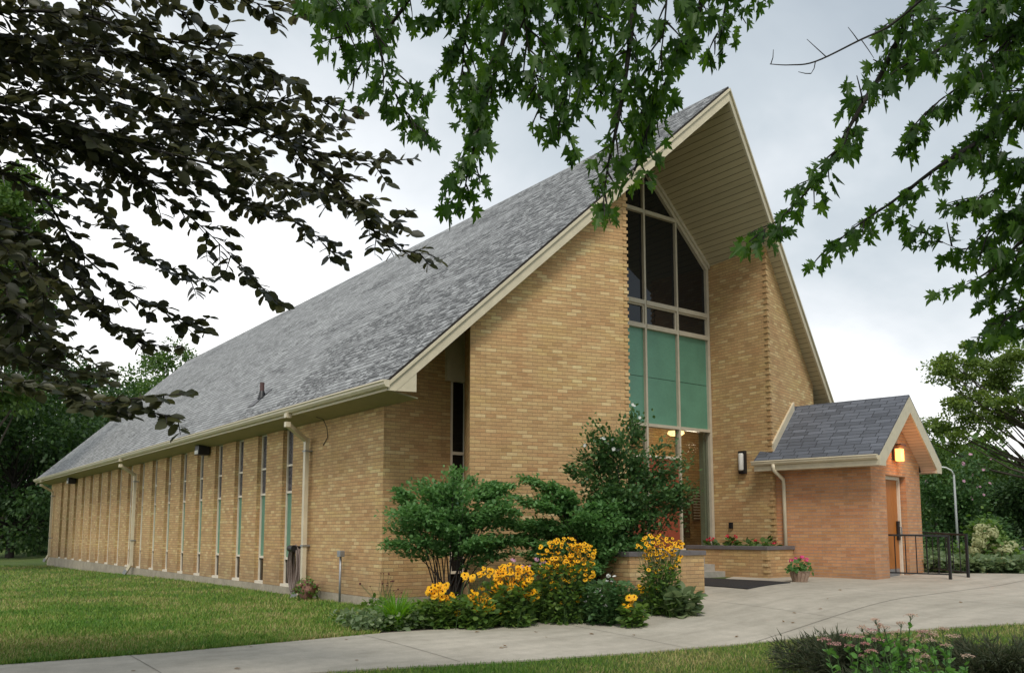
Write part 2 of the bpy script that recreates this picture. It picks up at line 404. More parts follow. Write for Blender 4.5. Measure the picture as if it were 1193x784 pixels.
def axis(a, b, fine0, fine1, st):
    r = []; x = a
    while x < fine0: r.append(x); x += max(1.5, (fine0-x)*.25)
    x = fine0
    while x < fine1: r.append(x); x += st
    x = fine1
    while x < b: r.append(x); x += max(1.5, (x-fine1)*.25+1)
    r.append(b); return r
grid_mesh('ground', axis(-400, 500, -10, 32, .5), axis(-60, 900, 0, 50, .5), G, M['lawn'])

def conc_mat():
    m, nt, bs, _ = new_mat('path_concrete'); co = objco(nt)
    a = noise(nt, .5, 5, co); b = noise(nt, 5, 5, co, .65); c = noise(nt, 120, 2, co); d = noise(nt, 1, 4, stretch(nt, co, (.5, 3, 1)), .6)
    col = ramp(nt, a, [(.3, (.37,.335,.27)), (.7, (.47,.425,.35))])
    col = mix(nt, .5, col, ramp(nt, b, [(.3, (.38,.38,.37)), (.7, (.6,.6,.6))]), 'OVERLAY')
    col = mix(nt, .4, col, ramp(nt, d, [(.35, (.36,.36,.35)), (.6, (.57,.57,.57))]), 'OVERLAY')
    col = mix(nt, .35, col, ramp(nt, c, [(.3, (.3,.3,.3)), (.7, (.7,.7,.7))]), 'OVERLAY')
    nt.links.new(col, bs.inputs['Base Color']); bs.inputs['Roughness'].default_value = .9; bump(nt, bs, c, .3, .004); return m
M['path'] = conc_mat()
# path outline, seen from the photograph and laid on the ground
up_px = [(-60,779),(0,776),(200,761),(450,738),(600,728),(700,719),(745,712),(785,702),(803,692),(815,686)]
lo_px = [(100,800),(250,792),(460,779),(600,771),(700,764),(800,756),(950,742),(1193,727),(1300,722)]
upP = [gp(*p) for p in up_px]; loP = [gp(*p) for p in lo_px]
upXY = [(-30, upP[0].y+.1), (-8, upP[0].y)]+[(p.x, p.y) for p in upP]+[(12.0, 10.6), (12.05, 12.6), (15.6, 12.6), (15.7, 11.7), (17.0, 11.7), (19.5, 11.7)]
loXY = [(-30, upP[0].y-2.9), (-8, loP[0].y+.1)]+[(p.x, p.y) for p in loP if p.x > -7.5]
def interp(P, x):
    if x <= P[0][0]: return P[0][1]
    for a, b in zip(P, P[1:]):
        if a[0] <= x <= b[0]: return a[1]+(b[1]-a[1])*(x-a[0])/(b[0]-a[0]+1e-9)
    return P[-1][1]
R1 = gp(1133, 668.5); R2 = gp(1193, 669); R3 = gp(1300, 670)
upXY += [(R1.x-.3, R1.y+.2), (R1.x, R1.y), (R2.x, R2.y), (R3.x, R3.y), (40, R3.y)]
upXY = sorted(upXY, key=lambda p: p[0]); loXY = sorted(loXY, key=lambda p: p[0]); loXY.append((40, loXY[-1][1]-1))
def path_u(x): return interp(upXY, x)
def path_l(x): return interp(loXY, x)
def strip(name, x0, x1, fl, fu, mat, lift, nx, ny, cuts=()):
    vs = []; fs = []; xs = [x0+(x1-x0)*i/nx for i in range(nx+1)]
    for x in xs:
        a, b = fl(x), fu(x)
        for j in range(ny+1):
            y = a+(b-a)*j/ny; vs.append((x, y, G(x, y)+lift))
    for i in range(nx):
        for j in range(ny): k = i*(ny+1)+j; fs.append((k, k+ny+1, k+ny+2, k+1))
    n = len(vs)
    for side in (0, ny):                                        # edge skirts give the slab a thickness
        for i in range(nx):
            a = i*(ny+1)+side; b = a+ny+1; n0 = len(vs)
            vs += [(*vs[a][:2], vs[a][2]-.08), (*vs[b][:2], vs[b][2]-.08)]; fs.append((a, b, n0+1, n0))
    me = bpy.data.meshes.new(name); me.from_pydata(vs, [], fs); me.materials.append(mat)
    o = bpy.data.objects.new(name, me); COL.objects.link(o); o['kind'] = 'structure'; return o
strip('path', -20, 38, path_l, path_u, M['path'], .018, 420, 14)
# joints tooled into the concrete
jm = paint('path_joint', (.21,.19,.155), .95)
jb = MB()
def groove(a, b, wd=.012, n=24):
    a, b = Vector(a), Vector(b); d = (b-a); sdv = Vector((-d.y, d.x)).normalized()*wd/2
    for i in range(n):
        p, q = a+d*(i/n), a+d*((i+1)/n)
        jb.add([(p.x-sdv.x, p.y-sdv.y, G(p.x, p.y)+.022), (q.x-sdv.x, q.y-sdv.y, G(q.x, q.y)+.022), (q.x+sdv.x, q.y+sdv.y, G(q.x, q.y)+.022), (p.x+sdv.x, p.y+sdv.y, G(p.x, p.y)+.022)], [(0,1,2,3)])
g1, g2, g3 = gp(151, 765), gp(422, 741), gp(480, 756); gs = (g3.x-g2.x)/(g2.y-g3.y); gd = g2.x-g1.x
for k in range(-2, 4):
    x = g2.x+k*gd; yu = path_u(x)-.03; yl = path_l(x)+.1
    groove((x, yu), (x+gs*(yu-yl), yl+.0), .009)
j1, j2, j3 = gp(880, 749), gp(1193, 677), gp(880, 683)
groove((j1.x, j1.y), (j2.x, j2.y), .014, 40)
a_, b_ = gp(880, 700), gp(1180, 700); 
a_, b_ = gp(830, 690), gp(1010, 680); groove((a_.x, a_.y), (b_.x, b_.y), .014, 30)
jo = jb.build('path_joints', jm, uv=False); jo['kind'] = 'structure'
# garden bed
BEDL = gp(432, 737)
def bed_u(x): return path_u(x)+.35+(13.9-path_u(x)-.35)*ss(BEDL.x, 7.9, x) if x < 8.9 else 12.9
strip('garden_bed', BEDL.x, 12.0, lambda x: path_u(x)+.03, bed_u, M['soil'], .02, 60, 20)
# far road on the right
asph = paint('asphalt', (.11,.11,.11), .9, .3, .3, 2)
q = [gp(1150, 655), gp(1260, 650), gp(1240, 634), gp(1178, 637)]
r0 = gp(1175, 645)
strip('road', 46, 120, lambda x: 14+(x-46)*.28, lambda x: 21+(x-46)*.28, asph, .03, 20, 4)

# ------------------------------------------------------------------ church
XR, ZR, SL = 13.95, 10.395, .972
EF = 13.07; TP = tan(radians(16.3)); XE0, XE1 = 7.17, 20.73
def fy(X): return EF-(6.78-abs(X-XR))*TP                        # plan line of the pointed front edge
def zt(X): return ZR-abs(X-XR)*SL
OS = .33
church = empty('church', (13.95, 30, 0), 'long yellow-brick church with steep weathered grey roof, pointed front gable and green panelled window', 'church')
def part(name, mb, mat, parent=church, **k): return mb.build(name, mat, parent, **k)
YB = 47.95
soff = lambda x, y: ZR-OS-abs(x-XR)*SL+.03
# nave left wall: piers between the window slots
WX = 7.773; NW = 18; P0, PS, SW_ = 18.50, 1.56, .58
b = MB(); y = 14.305
def vwall_left(y0, y1): b.box((WX, y0, 0), (WX+.30, y1, 3.6))
for k in range(NW):
    vwall_left(y, P0+PS*k); y = P0+PS*k+SW_
vwall_left(y, YB)
b.box((WX+.31, 14.6, 0), (WX+.45, YB-.01, 3.6)) # core
part('nave_wall', b, M['brick'])
b = MB(); b.box((20.127-.3, 14.305, -.2), (20.127, YB, 3.6)); part('nave_wall', b, M['brick'])
b = MB(); b.prism([(WX+.01, YB, -.4), (20.12, YB, -.4), (20.12, YB, 3.6), (XR, YB, 9.9), (WX+.01, YB, 3.6)], (0, .3, 0)); part('rear_wall', b, M['brick'])
b = MB(); b.box((WX-.012, 14.25, -.9), (WX+.4, YB+.3, -.004)); b.box((WX+.4, 14.285, -.9), (9.6, 14.6, -.004)); part('foundation', b, M['found'])
# toothed quoins: every other course steps out of the sharp corners
def quoins(c, d1, d2, z0, z1, name='quoin', parent=church, mat=None, into=None):
    b = into or MB(); c = Vector((*c, 0)); d1 = Vector((*d1, 0)).normalized(); d2 = Vector((*d2, 0)).normalized()
    n = int((z1-z0)/.0677); n1 = Vector((0, 0, 1))
    out = -(d1+d2).normalized()
    for i in range(n):
        z = (math.ceil(z0/.0677)+i)*.0677
        if i % 2: continue
        p = c+out*.028
        q = [p, p+d1*.11, p+d1*.11+d2*.05, p+d2*.11+d1*.05, p+d2*.11]
        b.prism([v+n1*(z+.004) for v in q], (0, 0, .058))
    return None if into else b.build(name, mat or M['brick'], parent)
wl = Vector((-cos(radians(16.3)), sin(radians(16.3)))); wr = Vector((cos(radians(16.3)), sin(radians(16.3))))

# short wall
b = MB(); b.foot([(WX+.302, 14.305), (9.24, 14.305), (9.24, 14.6), (WX+.302, 14.6)], 0, soff); b.box((WX+.0, 14.3055, 3.6), (WX+.301, 14.6, 3.9)); part('short_wall', b, M['brick'])
LO, LI, RI, RO = (8.75, 12.908), (11.84, 12.005), (16.34, 12.085), (19.27, 12.94)
WY = 13.85
b = MB(); b.foot([LO, LI, (11.80, 12.4), (9.0, 13.25)], -.4, soff); quoins(LI, wl, (0, 1), .9, 7.85, into=b); part('wing_wall', b, M['brick'])
b = MB(); b.foot([(8.752, 12.912), (9.03, 13.2), (9.85, 14.55), (9.56, 14.305)], -.4, soff); part('wing_return_wall', b, M['brick'])
b = MB(); b.foot([(11.838, 12.01), (11.838, 13.9), (11.55, 13.9), (11.55, 12.2)], -.4, soff); part('recess_wall', b, M['brick'])
b = MB(); b.foot([RI, RO, (19.2, 13.3), (16.45, 12.5)], -.4, soff); quoins(RI, wr, (.05, 1), .9, 7.7, into=b); part('wing_wall', b, M['brick'])
b = MB(); b.foot([(16.342, 12.09), (16.65, 12.3), (16.70, 13.9), (16.425, 13.9)], -.4, soff); part('recess_wall', b, M['brick'])
b = MB(); b.foot([(19.268, 12.945), (19.0, 13.1), (18.3, 14.3), (18.5, 14.45)], -.4, soff); part('wing_return_wall', b, M['brick'])
b = MB(); b.foot([(18.46, 14.3), (20.125, 14.3), (20.125, 14.6), (18.46, 14.6)], -.4, soff); part('short_wall', b, M['brick'])
# roof slabs
def slope(sgn):
    xe = XE0 if sgn < 0 else XE1
    poly = [(xe, EF, zt(xe)), (XR, fy(XR), ZR), (XR, 47.9, ZR), (xe, 48.99, zt(xe))]
    return [Vector(p) for p in poly]
for sgn in (-1, 1):
    b = MB(); P = slope(sgn)
    if sgn > 0: P = P[::-1]
    b.prism([p+Vector((0, 0, -.055)) for p in P], (0, 0, .055)); rf_ = part('roof', b, [M['roof'], M['dark']])
    for p in rf_.data.polygons: p.material_index = 0 if abs(p.normal.z) > .3 else 1
# fascias
def fascia(sgn):
    b = MB(); xe = XE0 if sgn < 0 else XE1
    nrm = Vector((TP*sgn*-1, -1, 0)).normalized() if False else None
    def pt(X, dz, off): return Vector((X, fy(X)+off, zt(X)+dz))
    def board(d0, d1, o0, o1, xa, xb):
        q = [pt(xa, d0, 0), pt(xb, d0, 0), pt(xb, d1, 0), pt(xa, d1, 0)]
        b.add([v+Vector((0, o0, 0)) for v in q]+[v+Vector((0, o1, 0)) for v in q],
              [(0,1,2,3),(7,6,5,4),(0,4,5,1),(1,5,6,2),(2,6,7,3),(3,7,4,0)])
    board(-.055, -.115, -.055, .03, xe, XR)
    xs = xe+.125*(1 if sgn < 0 else -1)
    pl5 = [Vector((xe, fy(xe)-.018, zt(xe)-.115)), Vector((xe, fy(xe)-.018, 3.60)), Vector((xs, fy(xs)-.018, zt(xs)-OS)), Vector((XR, fy(XR)-.018, ZR-OS)), Vector((XR, fy(XR)-.018, ZR-.115))]
    b.prism(pl5 if sgn < 0 else pl5[::-1], (0, .048, 0))
    # boxed eave return
    x2 = 7.64 if sgn < 0 else 20.26
    ze = 3.60
    tri = [Vector((xs, fy(xs)-.012, zt(xs)-OS+.002)), Vector((xe, fy(xe)-.012, ze)), Vector((x2, fy(x2)-.012, ze)), Vector((x2, fy(x2)-.012, zt(x2)-OS+.002))]
    b.prism(tri, (0, .035, 0))
    part('fascia', b, M['cream'])
fascia(-1); fascia(1)
b = MB()
for sgn in (-1, 1):
    xe = XE0 if sgn < 0 else XE1
    b.prism([(xe, 48.95, zt(xe)-.055), (XR, 47.86, ZR-.055), (XR, 47.86, ZR-.3), (xe, 48.95, zt(xe)-.3)], (0, .03, 0))
part('rear_fascia', b, M['cream'])
# sloping soffits of the front overhang
for sgn in (-1, 1):
    xe = XE0+.17 if sgn < 0 else XE1-.17
    q = [Vector((xe, fy(xe)+.03, zt(xe)-OS)), Vector((XR, fy(XR)+.03, ZR-OS)), Vector((XR, 14.7, ZR-OS)), Vector((xe, 14.7, zt(xe)-OS))]
    if sgn < 0: q = q[::-1]
    b = MB(); b.prism(q, (0, 0, .03)); part('soffit', b, M['soffit'])
# level eave soffits, gutters
for sgn in (-1, 1):
    xa, xb = (7.19, 7.80) if sgn < 0 else (20.10, 20.71)
    b = MB(); zo, zi = (3.615, 3.52) if sgn < 0 else (3.52, 3.615)
    b.prism([(xa, 13.14, zo), (xb, 13.14, zi), (xb, 13.14, zi+.02), (xa, 13.14, zo+.02)], (0, 35.76, 0)); part('eave_soffit', b, M['eave'])
    b = MB(); xf = XE0 if sgn < 0 else XE1-.02
    b.box((xf, 13.08, 3.605), (xf+.02, 48.96, zt(XE0)-.06)); part('eave_board', b, M['cream'])
    b = MB(); s_ = -1 if sgn < 0 else 1; x = XE0 if sgn < 0 else XE1
    prof = [(0, 3.775), (s_*.125, 3.775), (s_*.13, 3.75), (s_*.105, 3.735), (s_*.105, 3.70), (s_*.07, 3.655), (0, 3.65)]
    b.prism([(x+px_, 13.02, z) for px_, z in prof], (0, 35.95, 0)); part('gutter', b, M['cream2'])

# narrow nave windows
def nave_window(k):
    y0 = P0+PS*k; y1 = y0+SW_; x = WX+.10
    fr = MB()
    fr.box((x, y1-.055, .06), (x+.07, y1-.002, 3.56)); fr.box((x, y0+.002, .06), (x+.07, y0+.045, 3.56))
    for z, h in ((.0, .06), (.585, .05), (2.07, .05), (2.68, .045), (3.50, .06)):
        fr.box((x-.012, y0+.046, z), (x+.06, y1-.056, z+h))
    f = part('window', fr, M['frame_l'])
    s = MB(); s.box((x-.085, y0+.01, -.003), (x-.015, y1-.01, .055)); part('sill', s, M['frame_l'], f)
    for z0, z1, mt, nm in ((.06, .585, 'glass', 'pane'), (.635, 2.07, 'green', 'panel'), (2.12, 2.68, 'lead', 'pane'), (2.725, 3.50, 'lead', 'pane')):
        g = MB(); g.box((x+.03, y0+.046, z0), (x+.045, y1-.056, z1)); part(nm, g, M[mt], f)
for k in range(NW): nave_window(k)
# slit window beside the wing
fr = MB(); y = 14.31
fr.box((9.242, y, .4), (9.295, y+.08, 4.3)); fr.box((9.56, y-.02, .4), (9.60, y+.08, 4.3))
for z, h in ((.4, .05), (1.0, .05), (2.05, .05), (2.70, .06)): fr.box((9.296, y-.01, z), (9.559, y+.07, z+h))
f = part('window', fr, M['frame_l'])
for z0, z1, mt, nm in ((.45, 1.0, 'glass', 'pane'), (1.05, 2.05, 'green', 'panel'), (2.10, 2.70, 'glass', 'pane'), (2.76, 4.2, 'glass', 'pane')):
    g = MB(); g.box((9.297, y+.03, z0), (9.558, y+.045, z1)); part(nm, g, M[mt], f)
g = MB(); g.foot([(9.10, 14.25), (9.54, 14.25), (9.6, 14.45), (9.10, 14.45)], 4.14, lambda x, y: soff(x, y)); part('header_panel', g, M['cream'], f)
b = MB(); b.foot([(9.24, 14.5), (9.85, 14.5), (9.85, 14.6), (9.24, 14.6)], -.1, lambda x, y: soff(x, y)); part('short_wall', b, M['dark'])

# great entrance window
MU = [11.90, 13.05, 14.20, 15.27, 16.36]
rake = lambda X: ZR-OS-abs(X-XR)*SL-.0
fr = MB(); y0, y1 = WY-.04, WY+.10
for i, X in enumerate(MU):
    wd = .055 if 0 < i < 4 else .075
    zz = rake(X)-.08 if i in (1, 2, 3) else rake(X)-.03
    fr.box((X-wd/2 if i < 4 else X-wd/2-.01, y0, .80), (X+wd/2, y1, zz))
def rail(z, h, yo=0, xa=MU[0], xb=MU[-1]):
    for a, c in zip(MU, MU[1:]):
        if c <= xa or a >= xb: continue
        fr.box((a+.03, y0-yo, z-h/2), (c-.03, y1-.01, z+h/2))
rail(3.60, .07, .01); rail(5.86, .09, .015); rail(6.42, .10, .015); rail(8.58, .09, .01, 13.1, 15.0)
for sgn in (-1, 1):                                             # raking head frame, two stepped members
    Xe = MU[0] if sgn < 0 else MU[-1]+.03
    for d0, d1, yy in ((0.0, .10, -.10), (.10, .20, -.05)):
        q = [Vector((Xe, WY+yy, rake(Xe)-d0+.02)), Vector((XR, WY+yy, ZR-OS-d0+.02)), Vector((XR, WY+yy, ZR-OS-d1)), Vector((Xe, WY+yy, rake(Xe)-d1))]
        fr.prism(q, (0, .17-yy*.1, 0))
EW = part('window', fr, M['frame'])
EW['label'] = 'tall pointed entrance window with green panels'
def clip_poly(xa, xb, za, zb):
    top = lambda X: min(zb, rake(X)-.19)
    pts = [(xa, za), (xb, za)]
    xs = [xb]
    for X in (XR, XR+(rake(XR)-.19-zb)/SL, XR-(rake(XR)-.19-zb)/SL):
        if xa < X < xb: xs.append(X)
    xs.append(xa)
    for X in sorted(xs, reverse=True):
        if top(X) > za: pts.append((X, top(X)))
        else:
            Xc = XR+(1 if X > XR else -1)*(rake(XR)-.19-za)/SL; pts = [p for p in pts if p != (X, za)]; pts.append((Xc, za))
    u = []
    for p in pts:
        if not u or (abs(p[0]-u[-1][0])+abs(p[1]-u[-1][1])) > 1e-3: u.append(p)
    return u
for i in range(4):
    xa, xb = MU[i]+.03, MU[i+1]-.03
    for za, zb, mt, nm in ((3.64, 4.70, 'green', 'panel'), (4.712, 5.82, 'green', 'panel'), (5.90, 6.37, 'glass', 'pane'), (6.47, 8.53, 'glass', 'pane'), (8.63, 10.2, 'glass', 'pane')):
        if rake((xa+xb)/2)-.19 < za+.05 and za > 8: 
            if i in (0, 3): continue
        pl = clip_poly(xa, xb, za, zb)
        if len(pl) < 3: continue
        g = MB(); g.prism([(X, WY+.03, z) for X, z in pl][::1], (0, .02, 0)); part(nm, g, M[mt], EW)
        if nm == 'pane' and za < 6:                             # hopper sash frames
            s = MB()
            s.box((xa+.0, WY-.01, za), (xa+.035, WY+.029, zb)); s.box((xb-.035, WY-.01, za), (xb, WY+.029, zb)); s.box((xa+.036, WY-.01, za), (xb-.036, WY+.029, za+.035)); s.box((xa+.036, WY-.01, zb-.035), (xb-.036, WY+.029, zb))
            part('sash', s, M['frame'], EW)
# ground-floor bays: clear glass, red doors
for i in (0, 3):
    g = MB(); g.box((MU[i]+.04, WY+.03, .86), (MU[i+1]-.04, WY+.04, 3.56)); part('pane', g, M['clear'], EW)
for i in (1, 2):
    g = MB(); g.box((MU[i]+.03, WY+.03, 2.93), (MU[i+1]-.03, WY+.04, 3.56)); part('pane', g, M['clear'], EW)
    d = MB(); d.box((MU[i]+.035, WY+.0, .83), (MU[i+1]-.035, WY+.05, 2.86)); dr = part('door', d, M['red'], label=None) if False else d.build('door', M['red'], church, bevel=.006)
    dr['label'] = 'red entrance door leaf'
    h = MB(); hx = MU[i+1]-.14 if i == 1 else MU[i]+.12
    h.tube([(hx, WY-.002, 1.75), (hx, WY-.05, 1.75), (hx, WY-.05, 2.05), (hx, WY-.002, 2.05)], .012, 8); h.build('handle', M['steel'], dr)
b = MB(); b.box((13.06, WY-.02, 2.865), (15.25, WY+.06, 2.92)); b.box((MU[0]+.03, WY-.05, .78), (MU[4]-.03, WY+.12, .825)); part('door_head', b, M['frame_l'])
# inner porch frame seen through the right-hand bay
b = MB(); b.box((16.26, 13.98, .8), (16.42, 14.12, 3.6)); part('inner_jamb', b, paint('sage_jamb', (.27,.28,.20), .5))
# vestibule
b = MB(); b.box((11.2, 13.93, .6), (19.2, 16.1, .79)); part('vestibule_floor', b, M['conc'])
b = MB(); b.box((11.2, 16.0, .79), (19.2, 16.2, 4.2)); part('vestibule_wall', b, M['brick'])
b = MB(); b.box((11.1, 14.2, .79), (11.2, 16.0, 4.2)); b.box((19.2, 14.62, .79), (19.3, 16.0, 4.2)); part('vestibule_wall', b, M['brick'])
b = MB(); b.box((11.2, 13.97, 3.9), (19.2, 16.0, 3.98)); part('vestibule_ceiling', b, M['plaster'])
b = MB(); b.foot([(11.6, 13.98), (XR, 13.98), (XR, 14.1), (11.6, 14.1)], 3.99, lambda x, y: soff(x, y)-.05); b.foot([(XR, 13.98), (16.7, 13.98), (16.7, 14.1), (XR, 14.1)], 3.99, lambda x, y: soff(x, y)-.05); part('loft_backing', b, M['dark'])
b = MB(); b.box((17.55, 15.93, 1.42), (17.92, 15.99, 1.95)); b.box((17.62, 15.93, 1.05), (17.92, 15.98, 1.36)); part('notice_cabinet', b, M['woodd'])
lamp = MB(); lamp.lathe((16.86, 15.4, 3.72), [(.02, .17), (.02, .07), (.20, .06), (.22, 0), (.15, -.05), (.02, -.06)], 20)
pl_ = lamp.build('ceiling_lamp', emit('warm_lamp', (1, .62, .25), 2.2), church)
def light(name, loc, e, c, r=.08):
    l = bpy.data.lights.new(name, 'POINT'); l.energy = e; l.color = c; l.shadow_soft_size = r
    o = bpy.data.objects.new(name, l); COL.objects.link(o); o.location = loc; return o
light('vestibule_light', (16.9, 14.9, 3.3), 20, (1, .82, .62), .15)
# wooden cross of small name plates on the vestibule wall
cr = empty('cross_plaque', (18.22, 15.97, 2.1), 'dark wooden cross with rows of small light name plates on the entrance wall', 'plaque')
b = MB(); b.box((18.065, 15.94, 1.51), (18.345, 15.985, 2.39)); b.box((17.87, 15.942, 1.99), (18.065, 15.983, 2.21)); b.box((18.345, 15.942, 1.99), (18.54, 15.983, 2.21))
b.build('board', M['woodd'], cr, bevel=.008)
b = MB()
for r in range(11):
    for c_ in (0, 1): b.box((18.08+c_*.13, 15.925, 1.545+r*.076), (18.20+c_*.13, 15.939, 1.58+r*.076))
for r in range(2):
    for x in (17.90, 18.375): b.box((x, 15.927, 2.03+r*.09), (x+.14, 15.941, 2.07+r*.09))
b.build('name_plates', paint('pale_metal', (.6,.58,.53), .4), cr)
b = MB(); b.box((17.45, 15.88, .95), (17.75, 15.92, 1.65)); b.v = []; 
# wall lamp and switch plate on the right recess wall
f = MB(); f.box((16.30, 12.80, 2.53), (16.385, 12.99, 3.06)); wl_ = part('wall_lamp', f, M['black'], bevel=.006)
g = MB(); g.tube([(16.285, 12.895, 2.60), (16.285, 12.895, 2.63), (16.285, 12.895, 2.97), (16.285, 12.895, 3.0)], [.05, .062, .062, .05], 16); part('diffuser', g, M['white'], wl_, smooth=True)
b = MB(); b.box((16.355, 13.26, 1.28), (16.40, 13.36, 1.42)); part('outlet_box', b, M['black'])
# eave flood lights on the nave
for yy in (24.3, 42.3):
    b = MB(); b.obox((WX-.34, yy-.16, 3.30), (.30, 0, 0), (0, .34, 0), (0, 0, .26)); fl = part('flood_light', b, M['black'], bevel=.01)
    g = MB(); g.prism([(WX-.345, yy-.13, 3.32), (WX-.345, yy+.15, 3.32), (WX-.345, yy+.15, 3.42), (WX-.345, yy-.13, 3.42)], (-.01, 0, 0)); part('lens', g, M['white'], fl)
    g = MB(); g.box((WX-.04, yy-.05, 3.36), (WX+.0, yy+.07, 3.5)); part('bracket', g, M['black'], fl)
# roof vent pipe
b = MB(); vz = zt(7.9); b.tube([(7.9, 20.83, vz-.1), (7.9, 20.83, vz+.36)], .055, 14); v = part('vent_pipe', b, paint('rusty_vent', (.09,.045,.04), .6))
b = MB(); b.prism([(7.62, 20.62, zt(7.62)+.012), (7.62, 21.04, zt(7.62)+.012), (8.08, 21.04, zt(8.08)+.012), (8.08, 20.62, zt(8.08)+.012)][::-1], (0, 0, .012)); b.lathe((7.9, 20.83, vz-.05), [(.11, 0), (.07, .16), (.058, .2)], 14); part('flashing', b, M['black'], v)
# downspouts: box-section pipes hugging the wall
def downspout(y, foot=True, zb=-.05):
    b = MB(); w_ = .085
    pts = [(7.11, y-.25, 3.64), (7.11, y-.25, 3.42), (7.66, y+.02, 3.14), (7.66, y+.02, .12), (7.52, y+.12, zb-.12)]
    rr = w_/2
    for a, c in zip(pts, pts[1:]): b.bar(a, c, w_+.02, w_, up=(1, 0, .001) if abs(Vector(c).z-Vector(a).z) > 1 else (0, 0, 1))
    for p in pts[1:4]: b.box((p[0]-rr-.008, p[1]-rr-.012, p[2]-rr-.01), (p[0]+rr+.008, p[1]+rr+.012, p[2]+rr+.01))
    b.box((7.11-.055, y-.31, 3.56), (7.11+.055, y-.19, 3.652))
    d = part('downspout', b, M['cream2'])
    s = MB()
    for z in (.9, 2.9): s.box((7.605, y-.055, z), (WX, y+.095, z+.03))
    part('strap', s, M['steel'], d)
    s = MB(); s.bar((7.55, y+.10, zb-.02), (7.49, y+.15, zb-.16), .12, .11); part('drain_adapter', s, M['steel'], d)
downspout(17.50); downspout(31.7); downspout(47.2)
# black cable looping out of the eave
b = MB(); b.tube([(7.5, 16.7, 3.55), (7.62, 16.62, 3.5), (7.70, 16.62, 3.35), (7.75, 16.66, 3.15), (7.76, 16.9, 3.0)], .008, 6); part('cable', b, M['black'])
# entrance steps and planters
b = MB()
for i in range(4): b.box((12.15, 13.0+i*.28 - .28, -.1), (15.45, 13.95, .2+.145*(i+1)))
part('entrance_steps', b, M['conc'])
def planter(nm, poly, inner, z0, zc, label, qc=None):
    cx_ = sum(p[0] for p in poly)/len(poly); cy_ = sum(p[1] for p in poly)/len(poly)
    r = empty(nm, (cx_, cy_, z0), label, 'planter')
    b = MB(); n = len(poly)
    vs = [(x, y, z0) for x, y in poly]+[(x, y, zc-.06) for x, y in poly]+[(x, y, z0) for x, y in inner]+[(x, y, zc-.06) for x, y in inner]
    fs = []
    for i in range(n):
        j = (i+1) % n; fs += [(i, j, n+j, n+i), (2*n+j, 2*n+i, 3*n+i, 3*n+j), (n+i, n+j, 3*n+j, 3*n+i)]
    b.add(vs, fs)
    if qc: quoins(qc, (1, .08), (-.08, 1), .2, .78, into=b)
    b.build('wall', M['brick'], r)
    c = Vector((cx_, cy_)); 
    def grow(P, d):
        out = []; m = len(P)
        for i in range(m):
            a, p, q = Vector(P[i-1]), Vector(P[i]), Vector(P[(i+1) % m])
            n1 = Vector(((p-a).y, -(p-a).x)).normalized(); n2 = Vector(((q-p).y, -(q-p).x)).normalized()
            bb = (n1+n2); out.append(tuple(p+bb*(d/max(.3, bb.dot(n1)))))
        return out
    area = sum(poly[i][0]*poly[(i+1) % n][1]-poly[(i+1) % n][0]*poly[i][1] for i in range(n))
    sg = 1 if area > 0 else -1
    po, pi_ = grow(poly, .03*sg), grow(inner, -.02*sg)
    b = MB(); vs = [(x, y, zc-.06) for x, y in po]+[(x, y, zc+.02) for x, y in po]+[(x, y, zc-.06) for x, y in pi_]+[(x, y, zc+.02) for x, y in pi_]
    fs = []
    for i in range(n):
        j = (i+1) % n; fs += [(i, j, n+j, n+i), (2*n+j, 2*n+i, 3*n+i, 3*n+j), (n+i, n+j, 3*n+j, 3*n+i), (i, 2*n+i, 2*n+j, j)]
    b.add(vs, fs); b.build('coping', M['slate'], r, bevel=.006)
    b = MB(); b.foot(grow(poly, .012*sg), z0-.1, z0+.05); b.build('base_course', M['slate'], r)
    b = MB(); b.foot(inner, z0, zc-.09); b.build('soil', M['soil'], r)
    return r
p1 = planter('brick_planter', [(10.12, 10.30), (11.92, 10.30), (11.92, 11.95), (10.12, 12.4)], [(10.35, 10.53), (11.69, 10.53), (11.69, 11.9), (10.35, 12.2)], .10, .86, 'low yellow-brick planter wall with slate coping left of the entrance, behind the tall yellow flowers')
p2 = planter('brick_planter', [(15.45, 11.62), (16.52, 11.74), (16.50, 12.10), (16.28, 12.10), (16.33, 13.78), (15.38, 13.78)], [(15.68, 11.82), (16.40, 11.88), (16.38, 12.0), (16.15, 12.05), (16.2, 13.6), (15.58, 13.6)], .16, .88, 'yellow-brick planter with slate coping beside the porch, red-flowered plants inside', (15.45, 11.62))

# ------------------------------------------------------------------ side porch
W0 = Vector((16.522, 12.14, 0)); A1 = Vector((16.873, 10.044, 0))
PD = Vector((sin(radians(9.5)), -cos(radians(9.5)), 0)); PE = Vector((cos(radians(9.5)), sin(radians(9.5)), 0)); Z = Vector((0, 0, 1))
def pu(u, v, z): return A1+PE*u+PD*v+Z*z
porch = empty('side_porch', A1+Z*.2, 'small orange-brick porch with grey gabled roof and lit lamp over a wooden door', 'porch')
PW = 2.87; DU0, DU1, DZ = .80, 1.98, 2.42
b = MB()
b.prism([pu(0, -2.3, .1), pu(0, -.0, .1), pu(0, -.0, 2.62), pu(0, -2.3, 2.62)], PE*.25); b.build('side_wall', M['brick2'], porch)
b = MB(); b.prism([pu(PW, -2.6, .1), pu(PW, -.0, .1), pu(PW, -.0, 2.62), pu(PW, -2.6, 2.62)], PE*-.25); b.build('side_wall', M['brick2'], porch)
EO, EZ, RZ = .42, 2.79, 4.19; FO = .36; RB = -2.42
ms_ = (RZ-EZ)/(PW/2+EO)
def rz_(u): return RZ-abs(u-PW/2)*ms_
gz = lambda u: max(2.63, rz_(u)-.34)
b = MB()
b.prism([pu(.251, -.001, .1), pu(DU0, -.001, .1), pu(DU0, -.001, gz(DU0)), pu(.251, -.001, gz(.251))], PD*-.30)
